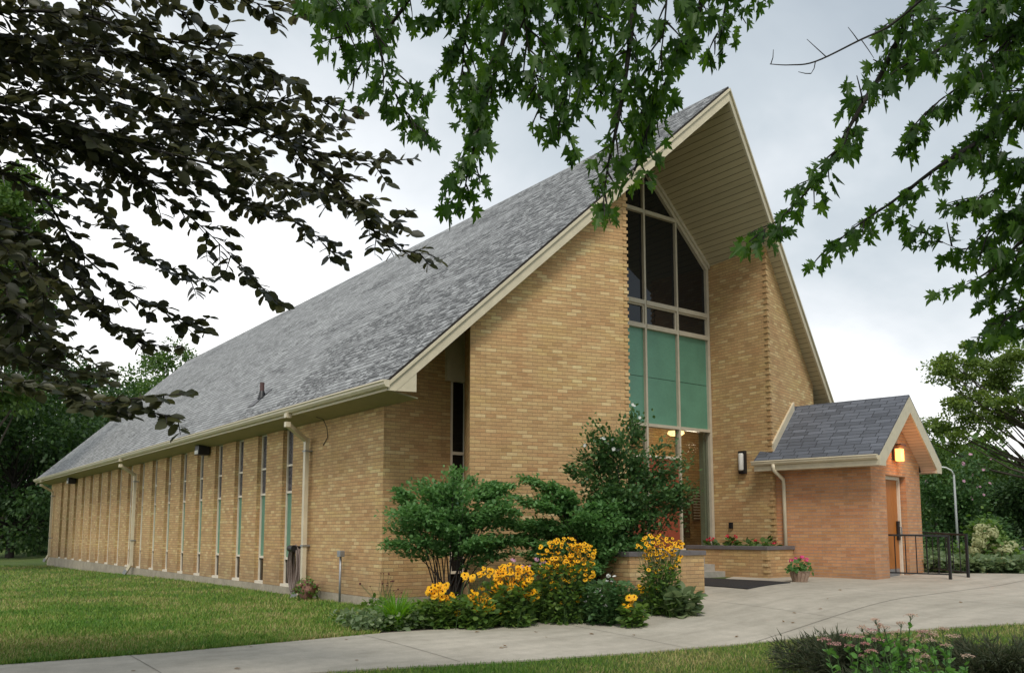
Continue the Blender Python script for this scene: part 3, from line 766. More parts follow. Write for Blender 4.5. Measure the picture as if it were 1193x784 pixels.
b.prism([pu(DU1, -.001, .1), pu(PW-.251, -.001, .1), pu(PW-.251, -.001, gz(PW-.251)), pu(DU1, -.001, gz(DU1))], PD*-.30)
b.prism([pu(DU0, -.001, DZ), pu(DU1, -.001, DZ), pu(DU1, -.001, gz(DU1)), pu(PW/2, -.001, gz(PW/2)), pu(DU0, -.001, gz(DU0))], PD*-.30)
b.prism([pu(0.001, 0, 2.62), pu(.251, 0, 2.62), pu(.251, 0, gz(.251)), pu(0.001, 0, gz(0))], PD*-.25)
b.prism([pu(PW-.251, 0, 2.62), pu(PW-.001, 0, 2.62), pu(PW-.001, 0, gz(PW)), pu(PW-.251, 0, gz(PW-.251))], PD*-.25)
b.build('front_wall', M['brick2'], porch)
b = MB(); b.prism([pu(.0, -.012, -.1), pu(PW, -.012, -.1), pu(PW, -.012, .10), pu(0, -.012, .10)], PD*-2); b.build('foundation', M['slate'], porch)
EO, EZ, RZ = .42, 2.79, 4.19; FO = .36; RB = -2.42
ms_ = (RZ-EZ)/(PW/2+EO)
def rz_(u): return RZ-abs(u-PW/2)*ms_
for sgn in (-1, 1):
    ue = -EO if sgn < 0 else PW+EO
    q = [pu(ue, FO, EZ), pu(PW/2, FO, RZ), pu(PW/2, RB, RZ), pu(ue, RB, EZ)]
    if sgn > 0: q = q[::-1]
    b = MB(); b.prism([p-Z*.045 for p in q], Z*.045); b.build('roof', M['roof2'], porch)
    q = [pu(ue+.02*-sgn, FO-.03, EZ-.25), pu(PW/2, FO-.03, RZ-.25), pu(PW/2, -.0, RZ-.25), pu(ue+.02*-sgn, -.0, EZ-.25)]
    um = -.1 if sgn < 0 else PW+.1
    q = [pu(um, FO-.03, rz_(um)-.38), pu(PW/2, FO-.03, RZ-.38), pu(PW/2, 0, RZ-.38), pu(um, 0, rz_(um)-.38)]
    if sgn < 0: q = q[::-1]
    b = MB(); b.prism(q, Z*.03); b.prism([pu(ue, FO-.03, 2.545), pu(um, FO-.03, 2.545), pu(um, 0, 2.545), pu(ue, 0, 2.545)], Z*.02)
    b.obox(pu(um, FO-.03, 2.55), PD*-(FO-.03), PE*.015*sgn, Z*(rz_(um)-.38-2.55+.01)); b.build('soffit', M['soffit2'], porch)
    # gable board with plumb-cut foot
    b = MB(); zb = 2.54
    b.prism([pu(ue, FO-.03, rz_(ue)-.045), pu(PW/2, FO-.03, RZ-.045), pu(PW/2, FO-.03, RZ-.40), pu(um, FO-.03, rz_(um)-.40), pu(um, FO-.03, zb), pu(ue, FO-.03, zb)], PD*.035)
    b.build('gable_board', M['cream'], porch)
    b = MB(); b.obox(pu(ue, RB, 2.545), PD*(FO-.032-RB), PE*.03*-sgn, Z*.20); b.obox(pu(ue-.031*sgn, RB, 2.55), PD*(-.002-RB), PE*(.45*-sgn), Z*.012); b.build('eave_board', M['cream'], porch)
    b = MB(); o = ue
    pr = [(0, 2.765), (.10*sgn, 2.765), (.105*sgn, 2.745), (.085*sgn, 2.73), (.085*sgn, 2.70), (.05*sgn, 2.665), (0, 2.665)]
    b.prism([pu(o+a, RB-.03, z) for a, z in pr], PD*(FO+.0-RB)); b.build('gutter', M['cream2'], porch)
# raking flashing board where the roof meets the wing
b = MB()
wv = lambda u: ((W0-A1)+wr.to_3d()*0).dot(PD)
def on_wing(u, z, off=.0):
    p = A1+PE*u; t = (p.y-(13.37-(20.73-p.x)*TP))/(PD.y*-1-PD.x*-TP*-1) if False else None
    lo, hi = -4., 0.
    for _ in range(40):
        mid = (lo+hi)/2; q = A1+PE*u+PD*mid
        if q.y > 13.37-(20.73-q.x)*TP: lo = mid
        else: hi = mid
    q = A1+PE*u+PD*(hi+off); return Vector((q.x, q.y, z))
fl = [(-.22, rz_(-.22)), (.62, rz_(.62)+.02)]
a_, c_ = on_wing(-.16, rz_(-.16)+.0, .0), on_wing(1.28, rz_(1.28), .0)
b.prism([a_, c_, c_+Z*.20, a_+Z*.20-(c_-a_).normalized()*.04], PD*.05); b.build('flashing', M['cream2'], porch)
# door
b = MB(); b.obox(pu(DU0+.01, -.22, .20), PE*(DU1-DU0-.12), PD*.05, Z*(DZ-.28)); dr = b.build('door', M['wood'], porch, bevel=.004)
b = MB(); b.obox(pu(DU0+.05, -.165, .23), PE*(DU1-DU0-.22), PD*.006, Z*.17); b.build('kick_plate', M['steel'], dr)
b = MB(); b.obox(pu(DU1-.24, -.166, 1.02), PE*.10, PD*.05, Z*.42); b.build('lock', M['black'], dr, bevel=.01)
b = MB(); b.tube([pu(DU1-.19, -.11, 1.10), pu(DU1-.19, -.07, 1.12), pu(DU1-.19, -.07, 1.3), pu(DU1-.19, -.11, 1.32)], .014, 8); b.build('handle', M['steel'], dr)
b = MB(); b.obox(pu(DU1-.105, -.22, .2), PE*.06, PD*.10, Z*(DZ-.2)); b.obox(pu(DU0, -.22, DZ-.075), PE*(DU1-DU0-.106), PD*.10, Z*.075); b.build('door_frame', M['frame_l'], porch)
b = MB(); b.obox(pu(DU0, -.30, .1), PE*(DU1-DU0), PD*.30, Z*.10); b.build('threshold', M['conc'], porch)
# lamp above the door
LU = PW/2-.05
b = MB(); b.obox(pu(LU-.14, .0, 2.76), PE*.28, PD*.05, Z*.34); b.obox(pu(LU-.16, .0, 3.07), PE*.32, PD*.20, Z*.04); lp = b.build('porch_lamp', M['woodd'], porch)
b = MB(); b.obox(pu(LU-.10, .051, 2.74), PE*.20, PD*.12, Z*.27); b.build('lamp_glass', emit('orange_lamp', (1, .36, .08), 3.0), lp, bevel=.01)
pl = pu(LU, .30, 2.86); light('porch_light', pl, 7, (1, .42, .13), .08)
# downspout of the porch
b = MB(); e0 = -EO-.05
dv = -1.93
pts = [pu(e0, dv, 2.68), pu(e0, dv, 2.55), pu(-.07, dv+.02, 2.36), pu(-.05, dv+.02, 2.2), pu(-.05, dv+.02, .30)]
b.tube(pts, .042, 10); d = b.build('downspout', M['cream2'], porch, smooth=True)
# ------------------------------------------------------------------ railings
def railing(name, a, c, label, zr, nb):
    a, c = Vector(a), Vector(c); r = empty(name, a, label, 'railing', 'black railings flanking the porch door')
    d = (c-a).normalized(); H = .93
    for p in (a, c):
        b = MB(); b.box((p.x-.025, p.y-.025, p.z-.05), (p.x+.025, p.y+.025, p.z+H)); b.build('post', M['black'], r)
    b = MB(); b.bar(a+Z*(H-.01)-d*.02, c+Z*(H-.01)+d*.02, .045, .04); b.build('top_rail', M['black'], r)
    b = MB(); b.bar(a+Z*.12, c+Z*.12, .03, .03); b.build('bottom_rail', M['black'], r)
    for i in range(1, nb):
        p = a+(c-a)*(i/nb); b = MB(); b.box((p.x-.008, p.y-.008, p.z+.13), (p.x+.008, p.y+.008, p.z+H-.03)); b.build('baluster', M['black'], r)
ra = gp(1032, 673); rb = gp(1107.5, 675.7)
railing('railing', (ra.x, ra.y, G(ra.x, ra.y)), (rb.x, rb.y, G(rb.x, rb.y)), 'black metal railing nearer the camera, in front of the wooden porch door', 0, 6)
q0 = pu(PW+.12, .08, 0); q1 = gp(1128, 668.7); q0 = at(1073.5, 665, 20.3); q1 = at(1128, 668.7, 18.7)
railing('railing', (q0.x, q0.y, G(q0.x, q0.y)), (q1.x, q1.y, G(q1.x, q1.y)), 'black metal railing at the far right side of the porch door, against the shrubs', 0, 7)

# ------------------------------------------------------------------ small things
mp = [gp(812, 674.2), gp(921, 680), gp(871, 687.5), gp(812, 683)]
b = MB(); vs_ = []
for lz in (.02, .036):
    for j in range(9):
        for i in range(17):
            p = mp[0].lerp(mp[1], i/16).lerp(mp[3].lerp(mp[2], i/16), j/8); vs_.append((p.x, p.y, G(p.x, p.y)+lz))
fs_ = [(153+j*17+i, 153+j*17+i+1, 153+(j+1)*17+i+1, 153+(j+1)*17+i) for j in range(8) for i in range(16)]
for i in range(16): fs_ += [(i, i+1, 154+i, 153+i), (136+i+1, 136+i, 289+i, 290+i)]
for j in range(8): fs_ += [(j*17+17, j*17, 153+j*17, 170+j*17), (j*17+16, j*17+33, 186+j*17, 169+j*17)]
b.add(vs_, fs_); mt = b.build('door_mat', M['rubber'], uv=False)
tag(mt, 'black rubber mat lying on the concrete between the brick planters', 'mat')
# grey post with meter box by the nave wall
pp = Vector((7.6, 15.68, 0)); gr = empty('utility_post', (7.62, 15.68, -.17), 'thin grey utility pipe with a small box on top beside the nave wall corner', 'pipe')
b = MB(); b.tube([(7.62, 15.68, -.25), (7.62, 15.68, .74)], .022, 10); b.build('pipe', M['steel'], gr, smooth=True)
b = MB(); b.box((7.57, 15.60, .72), (7.67, 15.74, .84)); b.build('box', M['steel'], gr, bevel=.008)
# garden hose hung on the wall
hz = empty('hose_reel', (7.68, 18.05, -.17), 'brown garden hose coiled in a long loop hanging on the nave wall', 'garden hose')
b = MB(); rr = random.Random(3)
cyh = 17.98
for i in range(15):
    w0 = .14+.012*i+rr.uniform(-.03, .03); top = .88+rr.uniform(-.05, .05); bot = -.12+rr.uniform(-.02, .16); x = WX-.06-.018*(i % 6); oy = rr.uniform(-.04, .04)
    pts = []
    for j in range(25):
        t = 2*pi*j/24; zz = (top+bot)/2+(top-bot)/2*cos(t); yy = cyh+oy+w0*sin(t)*(1.0+.25*(-cos(t)))+rr.uniform(-.006, .006)
        pts.append((x-.02*sin(t*2), yy, zz))
    b.tube(pts, .017, 6, cap=False)
b.build('hose', M['hose'], hz, smooth=True)
b = MB(); b.box((WX-.18, cyh-.10, .80), (WX, cyh+.10, .90)); b.tube([(WX-.18, cyh-.12, .85), (WX-.18, cyh+.12, .85)], .07, 12); b.build('hanger', M['black'], hz)
# ------------------------------------------------------------------ leaf meshes
def nrm(v): return v/np.maximum(np.linalg.norm(v, axis=-1, keepdims=True), 1e-9)
def leaves(name, pos, axis_, nor, size, tmpl, mat, parent=None, origin=None, fold=0, jit=.12, kind=None):
    """tmpl: (verts k x 3 in leaf space: x across, y along the axis, z up), faces"""
    tv, tf = tmpl; tv = np.array(tv, float); pos = np.asarray(pos, float); n = len(pos)
    if origin is None: origin = parent_origin(parent)
    a = nrm(np.asarray(axis_, float)+RS.normal(0, jit, (n, 3))); c = nrm(np.cross(a, np.asarray(nor, float)+1e-6)); m = np.cross(c, a)
    s = (np.asarray(size, float)*np.ones(n))[:, None, None]
    V = pos[:, None, :]-np.array(origin)+s*(tv[None, :, 0:1]*c[:, None, :]+tv[None, :, 1:2]*a[:, None, :]+tv[None, :, 2:3]*m[:, None, :])
    k = len(tv); V = V.reshape(-1, 3)
    me = bpy.data.meshes.new(name); me.vertices.add(len(V)); me.vertices.foreach_set('co', V.ravel())
    lens = np.array([len(f) for f in tf]); flat = np.concatenate([np.array(f) for f in tf])
    L = (flat[None, :]+(np.arange(n)*k)[:, None]).ravel(); tot = np.tile(lens, n)
    me.loops.add(len(L)); me.loops.foreach_set('vertex_index', L.astype(np.int32))
    me.polygons.add(len(tot)); st = np.concatenate([[0], np.cumsum(tot)[:-1]])
    me.polygons.foreach_set('loop_start', st.astype(np.int32)); me.polygons.foreach_set('loop_total', tot.astype(np.int32))
    me.update(calc_edges=True); me.materials.append(mat)
    o = bpy.data.objects.new(name, me); COL.objects.link(o)
    if parent is not None: o.parent = parent
    else: o.location = origin
    if kind: o['kind'] = kind
    return o
OVAL = ([(0,0,0), (.25,.18,.05), (.34,.48,.07), (.22,.8,.04), (0,1,-.04), (-.22,.8,.04), (-.34,.48,.07), (-.25,.18,.05), (0,.5,0)],
        [(0,1,2,8), (8,2,3,4), (0,8,6,7), (8,4,5,6)])
NARROW = ([(0,0,0), (.13,.35,.03), (.1,.7,.02), (0,1,-.05), (-.1,.7,.02), (-.13,.35,.03)], [(0,1,2,3), (0,3,4,5)])
QUAD = ([(-.35,0,0), (.35,.1,.05), (.3,1,0), (-.25,.85,-.08)], [(0,1,2,3)])
BLADE = ([(-.035,0,0), (.035,0,0), (.02,.6,.05), (0,1,.18)], [(0,1,2,3)])
def maple_t():
    half = [(0,0), (.10,-.02), (.30,-.10), (.24,.06), (.46,.02), (.40,.14), (.62,.22), (.36,.30), (.22,.30), (.36,.46), (.46,.62), (.30,.60), (.26,.72), (.10,.52), (.14,.74), (.06,.90), (0,1.02)]
    n = len(half); V = [(x*.88, y, abs(x)*.30-y*y*.26) for x, y in half]; V += [(-x*.88, y, abs(x)*.34-y*y*.26) for x, y in half[1:-1]]
    L = [n+i-1 for i in range(1, n-1)]
    return V, [tuple(range(n)), tuple([0]+[n-1]+L[::-1])]
MAPLE = maple_t()
def rnd(n, k=3): return RS.normal(0, 1, (n, k))
def sph(n): return nrm(rnd(n))

L = {}
L['maple'] = leaf_mat('maple_leaf', [(0,(.024,.065,.014)),(.5,(.05,.115,.02)),(1,(.10,.19,.035))], .45, .5)
L['beech'] = leaf_mat('copper_beech_leaf', [(0,(.025,.03,.016)),(.5,(.045,.05,.025)),(1,(.09,.09,.035))], .4, .35)
L['dark'] = leaf_mat('dark_tree_leaf', [(0,(.015,.042,.012)),(.5,(.033,.075,.02)),(1,(.065,.12,.03))], .55, .25)
L['mid'] = leaf_mat('tree_leaf', [(0,(.035,.08,.017)),(.5,(.07,.135,.03)),(1,(.125,.20,.045))], .55, .3)
L['light'] = leaf_mat('locust_leaf', [(0,(.07,.12,.025)),(.5,(.13,.20,.045)),(1,(.21,.28,.07))], .55, .35)
L['bush'] = leaf_mat('burning_bush_leaf', [(0,(.05,.13,.035)),(.5,(.105,.225,.07)),(1,(.20,.36,.14))], .5, .35)
L['rose'] = leaf_mat('hibiscus_leaf', [(0,(.03,.075,.025)),(.5,(.06,.13,.042)),(1,(.12,.21,.07))], .5, .25)
L['herb'] = leaf_mat('herb_leaf', [(0,(.045,.10,.022)),(.5,(.095,.18,.038)),(1,(.19,.28,.075))], .55, .35)
L['pale'] = leaf_mat('pale_leaf', [(0,(.07,.12,.05)),(.5,(.14,.20,.09)),(1,(.28,.34,.18))], .55, .3)
L['lily'] = leaf_mat('daylily_leaf', [(0,(.07,.19,.015)),(.5,(.11,.27,.025)),(1,(.19,.36,.05))], .45, .35)
L['grass'] = leaf_mat('grass_blade', [(0,(.05,.12,.012)),(.45,(.085,.18,.02)),(.8,(.14,.22,.035)),(1,(.24,.24,.08))], .6, .3)
L['junip'] = leaf_mat('juniper', [(0,(.03,.045,.02)),(.5,(.06,.08,.035)),(1,(.13,.12,.065))], .6, .15)
L['sedum'] = leaf_mat('sedum_leaf', [(0,(.08,.20,.045)),(.5,(.14,.31,.075)),(1,(.22,.42,.12))], .5, .3)
def petal(nm, a, b): return leaf_mat(nm, [(0, a), (1, b)], .55, .3)
PT = dict(y=petal('yellow_petal', (.76,.40,.006), (.90,.58,.018)), p=petal('pink_petal', (.5,.25,.36), (.65,.4,.5)), w=petal('white_petal', (.6,.6,.56), (.8,.8,.78)),
          hp=petal('hot_pink_petal', (.65,.06,.2), (.8,.14,.32)), r=petal('red_petal', (.55,.02,.04), (.75,.05,.1)), s=petal('sedum_flower', (.48,.30,.25), (.64,.52,.38)), s2=petal('sedum_pink', (.5,.24,.24), (.62,.38,.34)),
          c=petal('dark_cone', (.02,.009,.004), (.04,.018,.008)), hy=petal('hydrangea_flower', (.30,.33,.16), (.52,.52,.30)), m=petal('maroon_seedhead', (.07,.015,.015), (.11,.03,.02)))

# ------------------------------------------------------------------ overhanging branches
def smooth_poly(P, n=24):
    P = [P[0]]+list(P)+[P[-1]]; out = []
    segs = len(P)-3
    for i in range(segs):
        p0, p1, p2, p3 = P[i:i+4]; m = max(2, n//segs)
        for j in range(m):
            t = j/m; out.append(.5*((2*p1)+(p2-p0)*t+(2*p0-5*p1+4*p2-p3)*t*t+(3*p1-p0-3*p2+p3)*t**3))
    out.append(P[-2]); return out
def spray(wood, lf, path, r0, rr, spacing, tw_len, leaf_gap, droop, style, start=.0, spread=.8, skip=0.):
    """twigs off a limb path with leaves; lf collects (pos, axis, normal, size)"""
    n = len(path); rad = [max(.0025, r0*(1-i/n)**.8) for i in range(n)]; wood.tube(path, rad, 6)
    L_ = [0]
    for a, c in zip(path, path[1:]): L_.append(L_[-1]+(c-a).length)
    tot = L_[-1]; s = start*tot; side = 1
    while s < tot:
        i = max(j for j in range(n) if L_[j] <= s); i = min(i, n-2)
        t = (s-L_[i])/max(1e-6, L_[i+1]-L_[i]); p = path[i].lerp(path[i+1], t); d = (path[i+1]-path[i]).normalized()
        h = d.cross(Vector((0,0,1)));
        if h.length < .2: h = RT.copy()
        h.normalize(); side = -side
        fr = s/tot; ln = tw_len*(.45+.75*rr.random())*(1-.55*fr)
        v = (d*(.6+.3*rr.random())+h*side*spread*(.5+rr.random())+Vector((rr.gauss(0,.25), rr.gauss(0,.25), rr.gauss(0,.3)))).normalized()
        tp = [p]; m = max(3, int(ln/.07)); q = p.copy()
        for j in range(m):
            v = (v+Vector((rr.gauss(0,.08), rr.gauss(0,.08), rr.gauss(0,.06)-droop))).normalized(); q = q+v*(ln/m); tp.append(q.copy())
        if rr.random() > skip:
            wood.tube(tp, [max(.0018, .005*(1-j/len(tp))+.0015) for j in range(len(tp))], 4, cap=False)
            sd2 = 1; acc = 0
            for j in range(1, len(tp)):
                a, c = tp[j-1], tp[j]; dd = (c-a).normalized(); hh = dd.cross(Vector((0,0,1)))
                if hh.length < .15: hh = RT.copy()
                hh.normalize(); acc += (c-a).length
                while acc > leaf_gap:
                    acc -= leaf_gap; sd2 = -sd2; f = rr.random(); pp = a.lerp(c, f)
                    if style == 'beech':
                        ax = (dd*.7+hh*sd2*.9+Vector((0,0,rr.gauss(-.15,.25)))).normalized(); nr = Vector((rr.gauss(0,.45), rr.gauss(0,.45), .8))-FW*rr.uniform(.1, 1.0)
                        lf.append((pp, ax, nr, .105*rr.uniform(.7, 1.2)))
                    else:
                        for s3 in (1, -1):
                            pet = (hh*s3*.8+dd*.5+Vector((0,0,-.3+rr.gauss(0,.25)))).normalized()*rr.uniform(.03,.07)
                            ax = (pet.normalized()*.45+Vector((rr.gauss(0,.3), rr.gauss(0,.3), -.75+rr.gauss(0,.3)))).normalized()
                            nr = Vector((rr.gauss(0,.7), rr.gauss(0,.7), .75)) + ((-FW)*.5)
                            lf.append((pp+pet, ax, nr, .10*rr.uniform(.6, 1.2)))
        s += spacing*(.6+.8*rr.random())
def px_path(P, d0, d1, rr, n=30):
    k = len(P); return smooth_poly([at(x, y, d0+(d1-d0)*i/(k-1)+rr.uniform(-.15, .15)) for i, (x, y) in enumerate(P)], n)
def emit_leaves(lf, tmpl, mat, parent, name='foliage', fold=0):
    leaves(name, [tuple(x[0]) for x in lf], [tuple(x[1]) for x in lf], [tuple(x[2]) for x in lf], [x[3] for x in lf], tmpl, mat, parent, jit=.05)

rr = random.Random(21)
# copper beech on the left
tb = Vector((-5.2, 5.0, G(-5.2, 5.0)))
beech = empty('copper_beech_tree', tb, 'dark copper-leaved beech whose branches reach in from the upper left', 'tree')
wood = MB(); lf = []
trunk = [tb+Vector((0,0,-.2)), tb+Vector((.05,.1,1.2)), tb+Vector((.15,.1,2.6)), tb+Vector((.1,.3,4.2)), tb+Vector((0,.2,6.2)), tb+Vector((-.1,.3,8.5))]
tw = MB(); tw.tube(smooth_poly(trunk, 24), [.30-.2*i/25 for i in range(len(smooth_poly(trunk, 24)))], 14); tw.build('trunk', M['barkd'], beech, smooth=True)
BP = [([(-220,170),(-60,120),(60,140),(200,180),(330,212),(400,235),(465,262)], 6.2, 6.6, 1),
      ([(-220,60),(-60,20),(80,15),(160,40),(250,60),(345,95)], 6.0, 6.4, 1),
      ([(-220,90),(-60,70),(80,80),(200,120),(320,160),(400,185),(458,188)], 6.6, 7.0, 1),
      ([(-60,120),(100,180),(230,215),(330,250),(395,300)], 6.8, 7.2, .8),
      ([(60,140),(150,200),(230,260),(285,315),(322,352)], 6.6, 7.2, .8),
      ([(-220,200),(-60,190),(40,220),(90,290),(150,340),(235,385)], 6.5, 7.4, .9),
      ([(-220,470),(-60,430),(30,447),(110,468),(170,462),(228,458)], 5.8, 6.0, .6),
      ([(60,455),(130,475),(185,482),(216,490)], 5.9, 6.0, .4),
      ([(-220,300),(-60,260),(30,300),(90,350),(140,385),(185,405)], 6.6, 7.3, .9),
      ([(-220,-60),(-20,-60),(120,-40),(250,-10),(350,20)], 6.0, 6.5, 1),
      ([(-220,20),(-30,40),(110,55),(240,100),(330,130),(395,150)], 7.0, 7.4, 1),
      ([(-60,120),(60,110),(170,130),(270,190),(340,225),(380,228)], 7.5, 7.8, .9),
      ([(-220,360),(-80,330),(-10,350),(50,390),(90,415)], 6.4, 6.9, 1),
      ([(-220,240),(-80,230),(0,260),(40,330),(70,370)], 7.2, 7.6, 1),
      ([(-220,-20),(-60,-30),(60,10),(180,90),(280,120)], 7.4, 7.8, 1.),
      ([(330,160),(410,235),(450,285),(505,297)], 6.8, 6.9, .45),
      ([(-220,120),(-60,150),(40,180),(120,250),(170,300),(240,330)], 7.6, 7.8, .8),
      ([(-220,-90),(-40,-90),(80,-20),(160,30),(220,80),(300,100)], 6.8, 7.0, 1),
      ([(-220,150),(-60,100),(40,60),(120,60),(210,75),(290,70)], 7.2, 7.0, 1),
      ([(-220,170),(-80,160),(20,160),(120,155),(220,175),(300,185)], 7.0, 7.2, 1),
      ([(-220,280),(-90,270),(-20,290),(30,370),(60,420)], 6.6, 6.8, 1),
      ([(-220,330),(-80,300),(20,270),(80,310),(120,370)], 7.0, 7.0, 1),
      ([(-220,400),(-90,390),(-10,400),(60,440),(100,450)], 7.3, 7.3, 1),
      ([(-220,330),(-100,290),(-30,270),(20,300),(60,340)], 5.9, 6.1, 1),
      ([(-220,420),(-100,370),(-40,350),(10,360),(50,385)], 6.2, 6.4, 1),
      ([(-220,500),(-100,430),(-40,400),(10,410),(70,430),(120,440)], 6.4, 6.5, 1),
      ([(-220,-120),(-60,-80),(40,-50),(150,-10),(230,20)], 6.4, 6.6, 1), ([(-220,60),(-60,40),(30,60),(120,95),(180,110)], 6.3, 6.3, 1),
      ([(180,150),(280,130),(350,115),(400,128)], 6.8, 6.9, .7),
      ]
for P, d0, d1, dn in BP:
    path = px_path(P, d0, d1, rr)
    if P[0][0] < -100:
        h = path[0]; j = tb+Vector((.08, .15, max(1.8, min(7.5, h.z*.75)))); pre = [j.lerp(h, t)+Vector((0,0,.25*sin(pi*t))) for t in (0, .33, .66)]; path = pre+path
    spray(wood, lf, path, .018 if P[0][0] < -100 else .009, rr, .064, .46*dn+.12, .030, .03, 'beech', .18 if P[0][0] < -100 else 0)
wood.build('branches', M['barkd'], beech, smooth=True, uv=False)
emit_leaves(lf, OVAL, L['beech'], beech)
print('beech leaves', len(lf))

# silver maples: one hanging in from the top, one from the right
def maple(name, base, label, BP, seed, hub_z):
    rr = random.Random(seed); r = empty(name, base, label, 'tree'); wood = MB(); lf = []
    tr = [base+Vector((0,0,-.2)), base+Vector((.1,.05,1.5)), base+Vector((.05,.2,3.2)), base+Vector((.2,.3,5.0)), base+Vector((.1,.5,7.5)), base+Vector((.2,.5,9.5))]
    t = MB(); sp_ = smooth_poly(tr, 24); t.tube(sp_, [.34-.22*i/len(sp_) for i in range(len(sp_))], 14); t.build('trunk', M['bark'], r, smooth=True)
    for P, d0, d1, dn, root in BP:
        path = px_path(P, d0, d1, rr)
        if root:
            h = path[0]; j = base+Vector((.1, .35, hub_z+rr.uniform(-.4, .8))); pre = [j.lerp(h, t)+Vector((0,0,.5*sin(pi*t))) for t in (0, .25, .5, .75)]; path = pre+path
        spray(wood, lf, path, .026 if root else .008, rr, .070/dn, .36, .050, .10, 'maple', (.42 if root else 0), .6, 0)
    return r, wood, lf
MT = [([(560,-260),(470,-80),(480,-10),(430,60),(405,105)], 5.2, 5.6, .8, 1),
      ([(400,-140),(390,-40),(430,20),(450,80),(470,130),(500,158)], 5.0, 5.3, 1.0, 0),
      ([(350,-80),(380,-20),(400,20),(395,60)], 5.6, 5.6, 1, 0),
      ([(700,-280),(610,-100),(592,20),(570,110),(550,180),(538,238)], 5.3, 5.3, 1.25, 1),
      ([(610,-60),(612,30),(625,100),(630,140)], 5.0, 5.2, 1.1, 0),
      ([(560,-60),(545,20),(540,90),(560,140)], 5.6, 5.8, 1, 0),
      ([(740,-280),(745,-80),(735,40),(722,130),(708,195),(702,245)], 5.3, 5.3, 1.3, 1),
      ([(690,-60),(680,40),(660,110),(650,160)], 5.1, 5.3, 1.1, 0),
      ([(900,-280),(830,-80),(815,10),(785,75),(758,140),(740,200)], 5.5, 5.4, 1.2, 1),
      ([(850,-100),(848,-20),(842,20),(832,50)], 5.4, 5.6, 1, 0),
      ([(780,-60),(775,20),(765,90),(745,150)], 5.0, 5.2, 1, 0),
      ([(640,-60),(650,10),(640,60)], 5.5, 5.5, 1, 0),
      ([(500,-60),(520,0),(510,30)], 5.6, 5.7, 1, 0),
      ([(720,-60),(700,0),(690,60),(700,110)], 5.7, 5.7, 1.1, 0), ([(470,-60),(450,0),(410,20),(370,10)], 5.9, 6.0, 1, 0),
      ]
mb_ = Vector((3.2, -2.4, G(3.2, -2.4)))
mr, wood, lf = maple('maple_tree', mb_, 'green silver maple whose leafy twigs hang from the top centre in front of the roof', MT, 5, 5.2)
wood.build('branches', M['barkd'], mr, smooth=True, uv=False); emit_leaves(lf, MAPLE, L['maple'], mr); print('maple leaves', len(lf))
MR = [([(1200,-280),(1110,-100),(1070,-5),(1030,80),(1000,130),(965,190),(925,240),(885,272)], 5.2, 5.4, 1.0, 1),
      ([(1400,-60),(1290,60),(1180,140),(1100,190),(1040,235),(1000,262),(955,298)], 5.6, 5.9, .75, 1),
      ([(1400,60),(1290,180),(1210,260),(1160,310),(1120,335)], 5.8, 6.0, 1, 1),
      ([(1400,160),(1290,280),(1220,340),(1160,380)], 6.0, 6.2, 1, 1),
      ([(1350,-200),(1230,-60),(1150,10),(1090,60),(1055,75)], 5.2, 5.3, 1.2, 1),
      ([(1250,-60),(1180,40),(1130,90),(1080,130),(1068,155)], 5.4, 5.5, 1.2, 0),
      ([(1300,40),(1240,60),(1190,30),(1140,50)], 5.5, 5.6, 1.2, 0), ([(1300,60),(1250,110),(1200,110),(1160,90)], 6.0, 6.0, 1.2, 0),
      ([(1290,140),(1240,180),(1200,190),(1160,180)], 5.7, 5.8, 1.2, 0), ([(1290,210),(1250,250),(1210,250),(1165,245)], 6.0, 6.0, 1.1, 0),
      ([(1300,280),(1250,290),(1200,290),(1170,310)], 5.8, 5.8, 1, 0), ([(1320,380),(1260,340),(1215,350),(1165,365)], 6.4, 6.4, 1, 0), ([(1230,-60),(1170,-20),(1130,10),(1095,50)], 5.9, 6.0, 1.2, 0),
      ([(1280,0),(1220,90),(1170,130),(1130,165)], 5.6, 5.7, 1.2, 0),
      ([(1200,-60),(1150,0),(1100,20),(1060,40)], 5.7, 5.8, 1.2, 0),
      ([(1280,100),(1230,170),(1170,215),(1110,240)], 5.8, 5.9, 1.1, 0),
      ([(1280,180),(1220,230),(1150,270),(1120,290),(1060,262)], 6.0, 6.0, .9, 0),
      ([(1280,250),(1230,300),(1190,320),(1150,345)], 6.1, 6.2, 1, 0),
      ([(1260,-60),(1230,20),(1190,60),(1150,110)], 6.2, 6.2, 1.2, 0), ([(1300,320),(1240,360),(1190,380),(1140,395)], 6.6, 6.6, 1, 0),
      ]
mb2 = Vector((8.6, -1.2, G(8.6, -1.2)))
mr2, wood, lf = maple('maple_tree', mb2, 'green silver maple branches reaching in from the upper right against the sky', MR, 9, 4.6)
# a bare dead twig
dt = px_path([(1085,-10),(1040,28),(1000,48),(950,72),(920,76),(897,75)], 5.0, 4.9, random.Random(1)); wood.tube(dt, [.008-.006*i/len(dt) for i in range(len(dt))], 5)
for a, c_ in (((1000,48),(988,32)), ((1003,46),(1018,68)), ((963,67),(940,46)), ((950,72),(945,86)), ((945,86),(930,84)), ((898,75),(901,58))):
    wood.tube([at(*a, 4.95), at((a[0]+c_[0])/2+1, (a[1]+c_[1])/2+1, 4.94), at(*c_, 4.93)], [.003, .0025, .0015], 4)
wood.build('branches', M['barkd'], mr2, smooth=True, uv=False); emit_leaves(lf, MAPLE, L['maple'], mr2); print('maple2 leaves', len(lf))

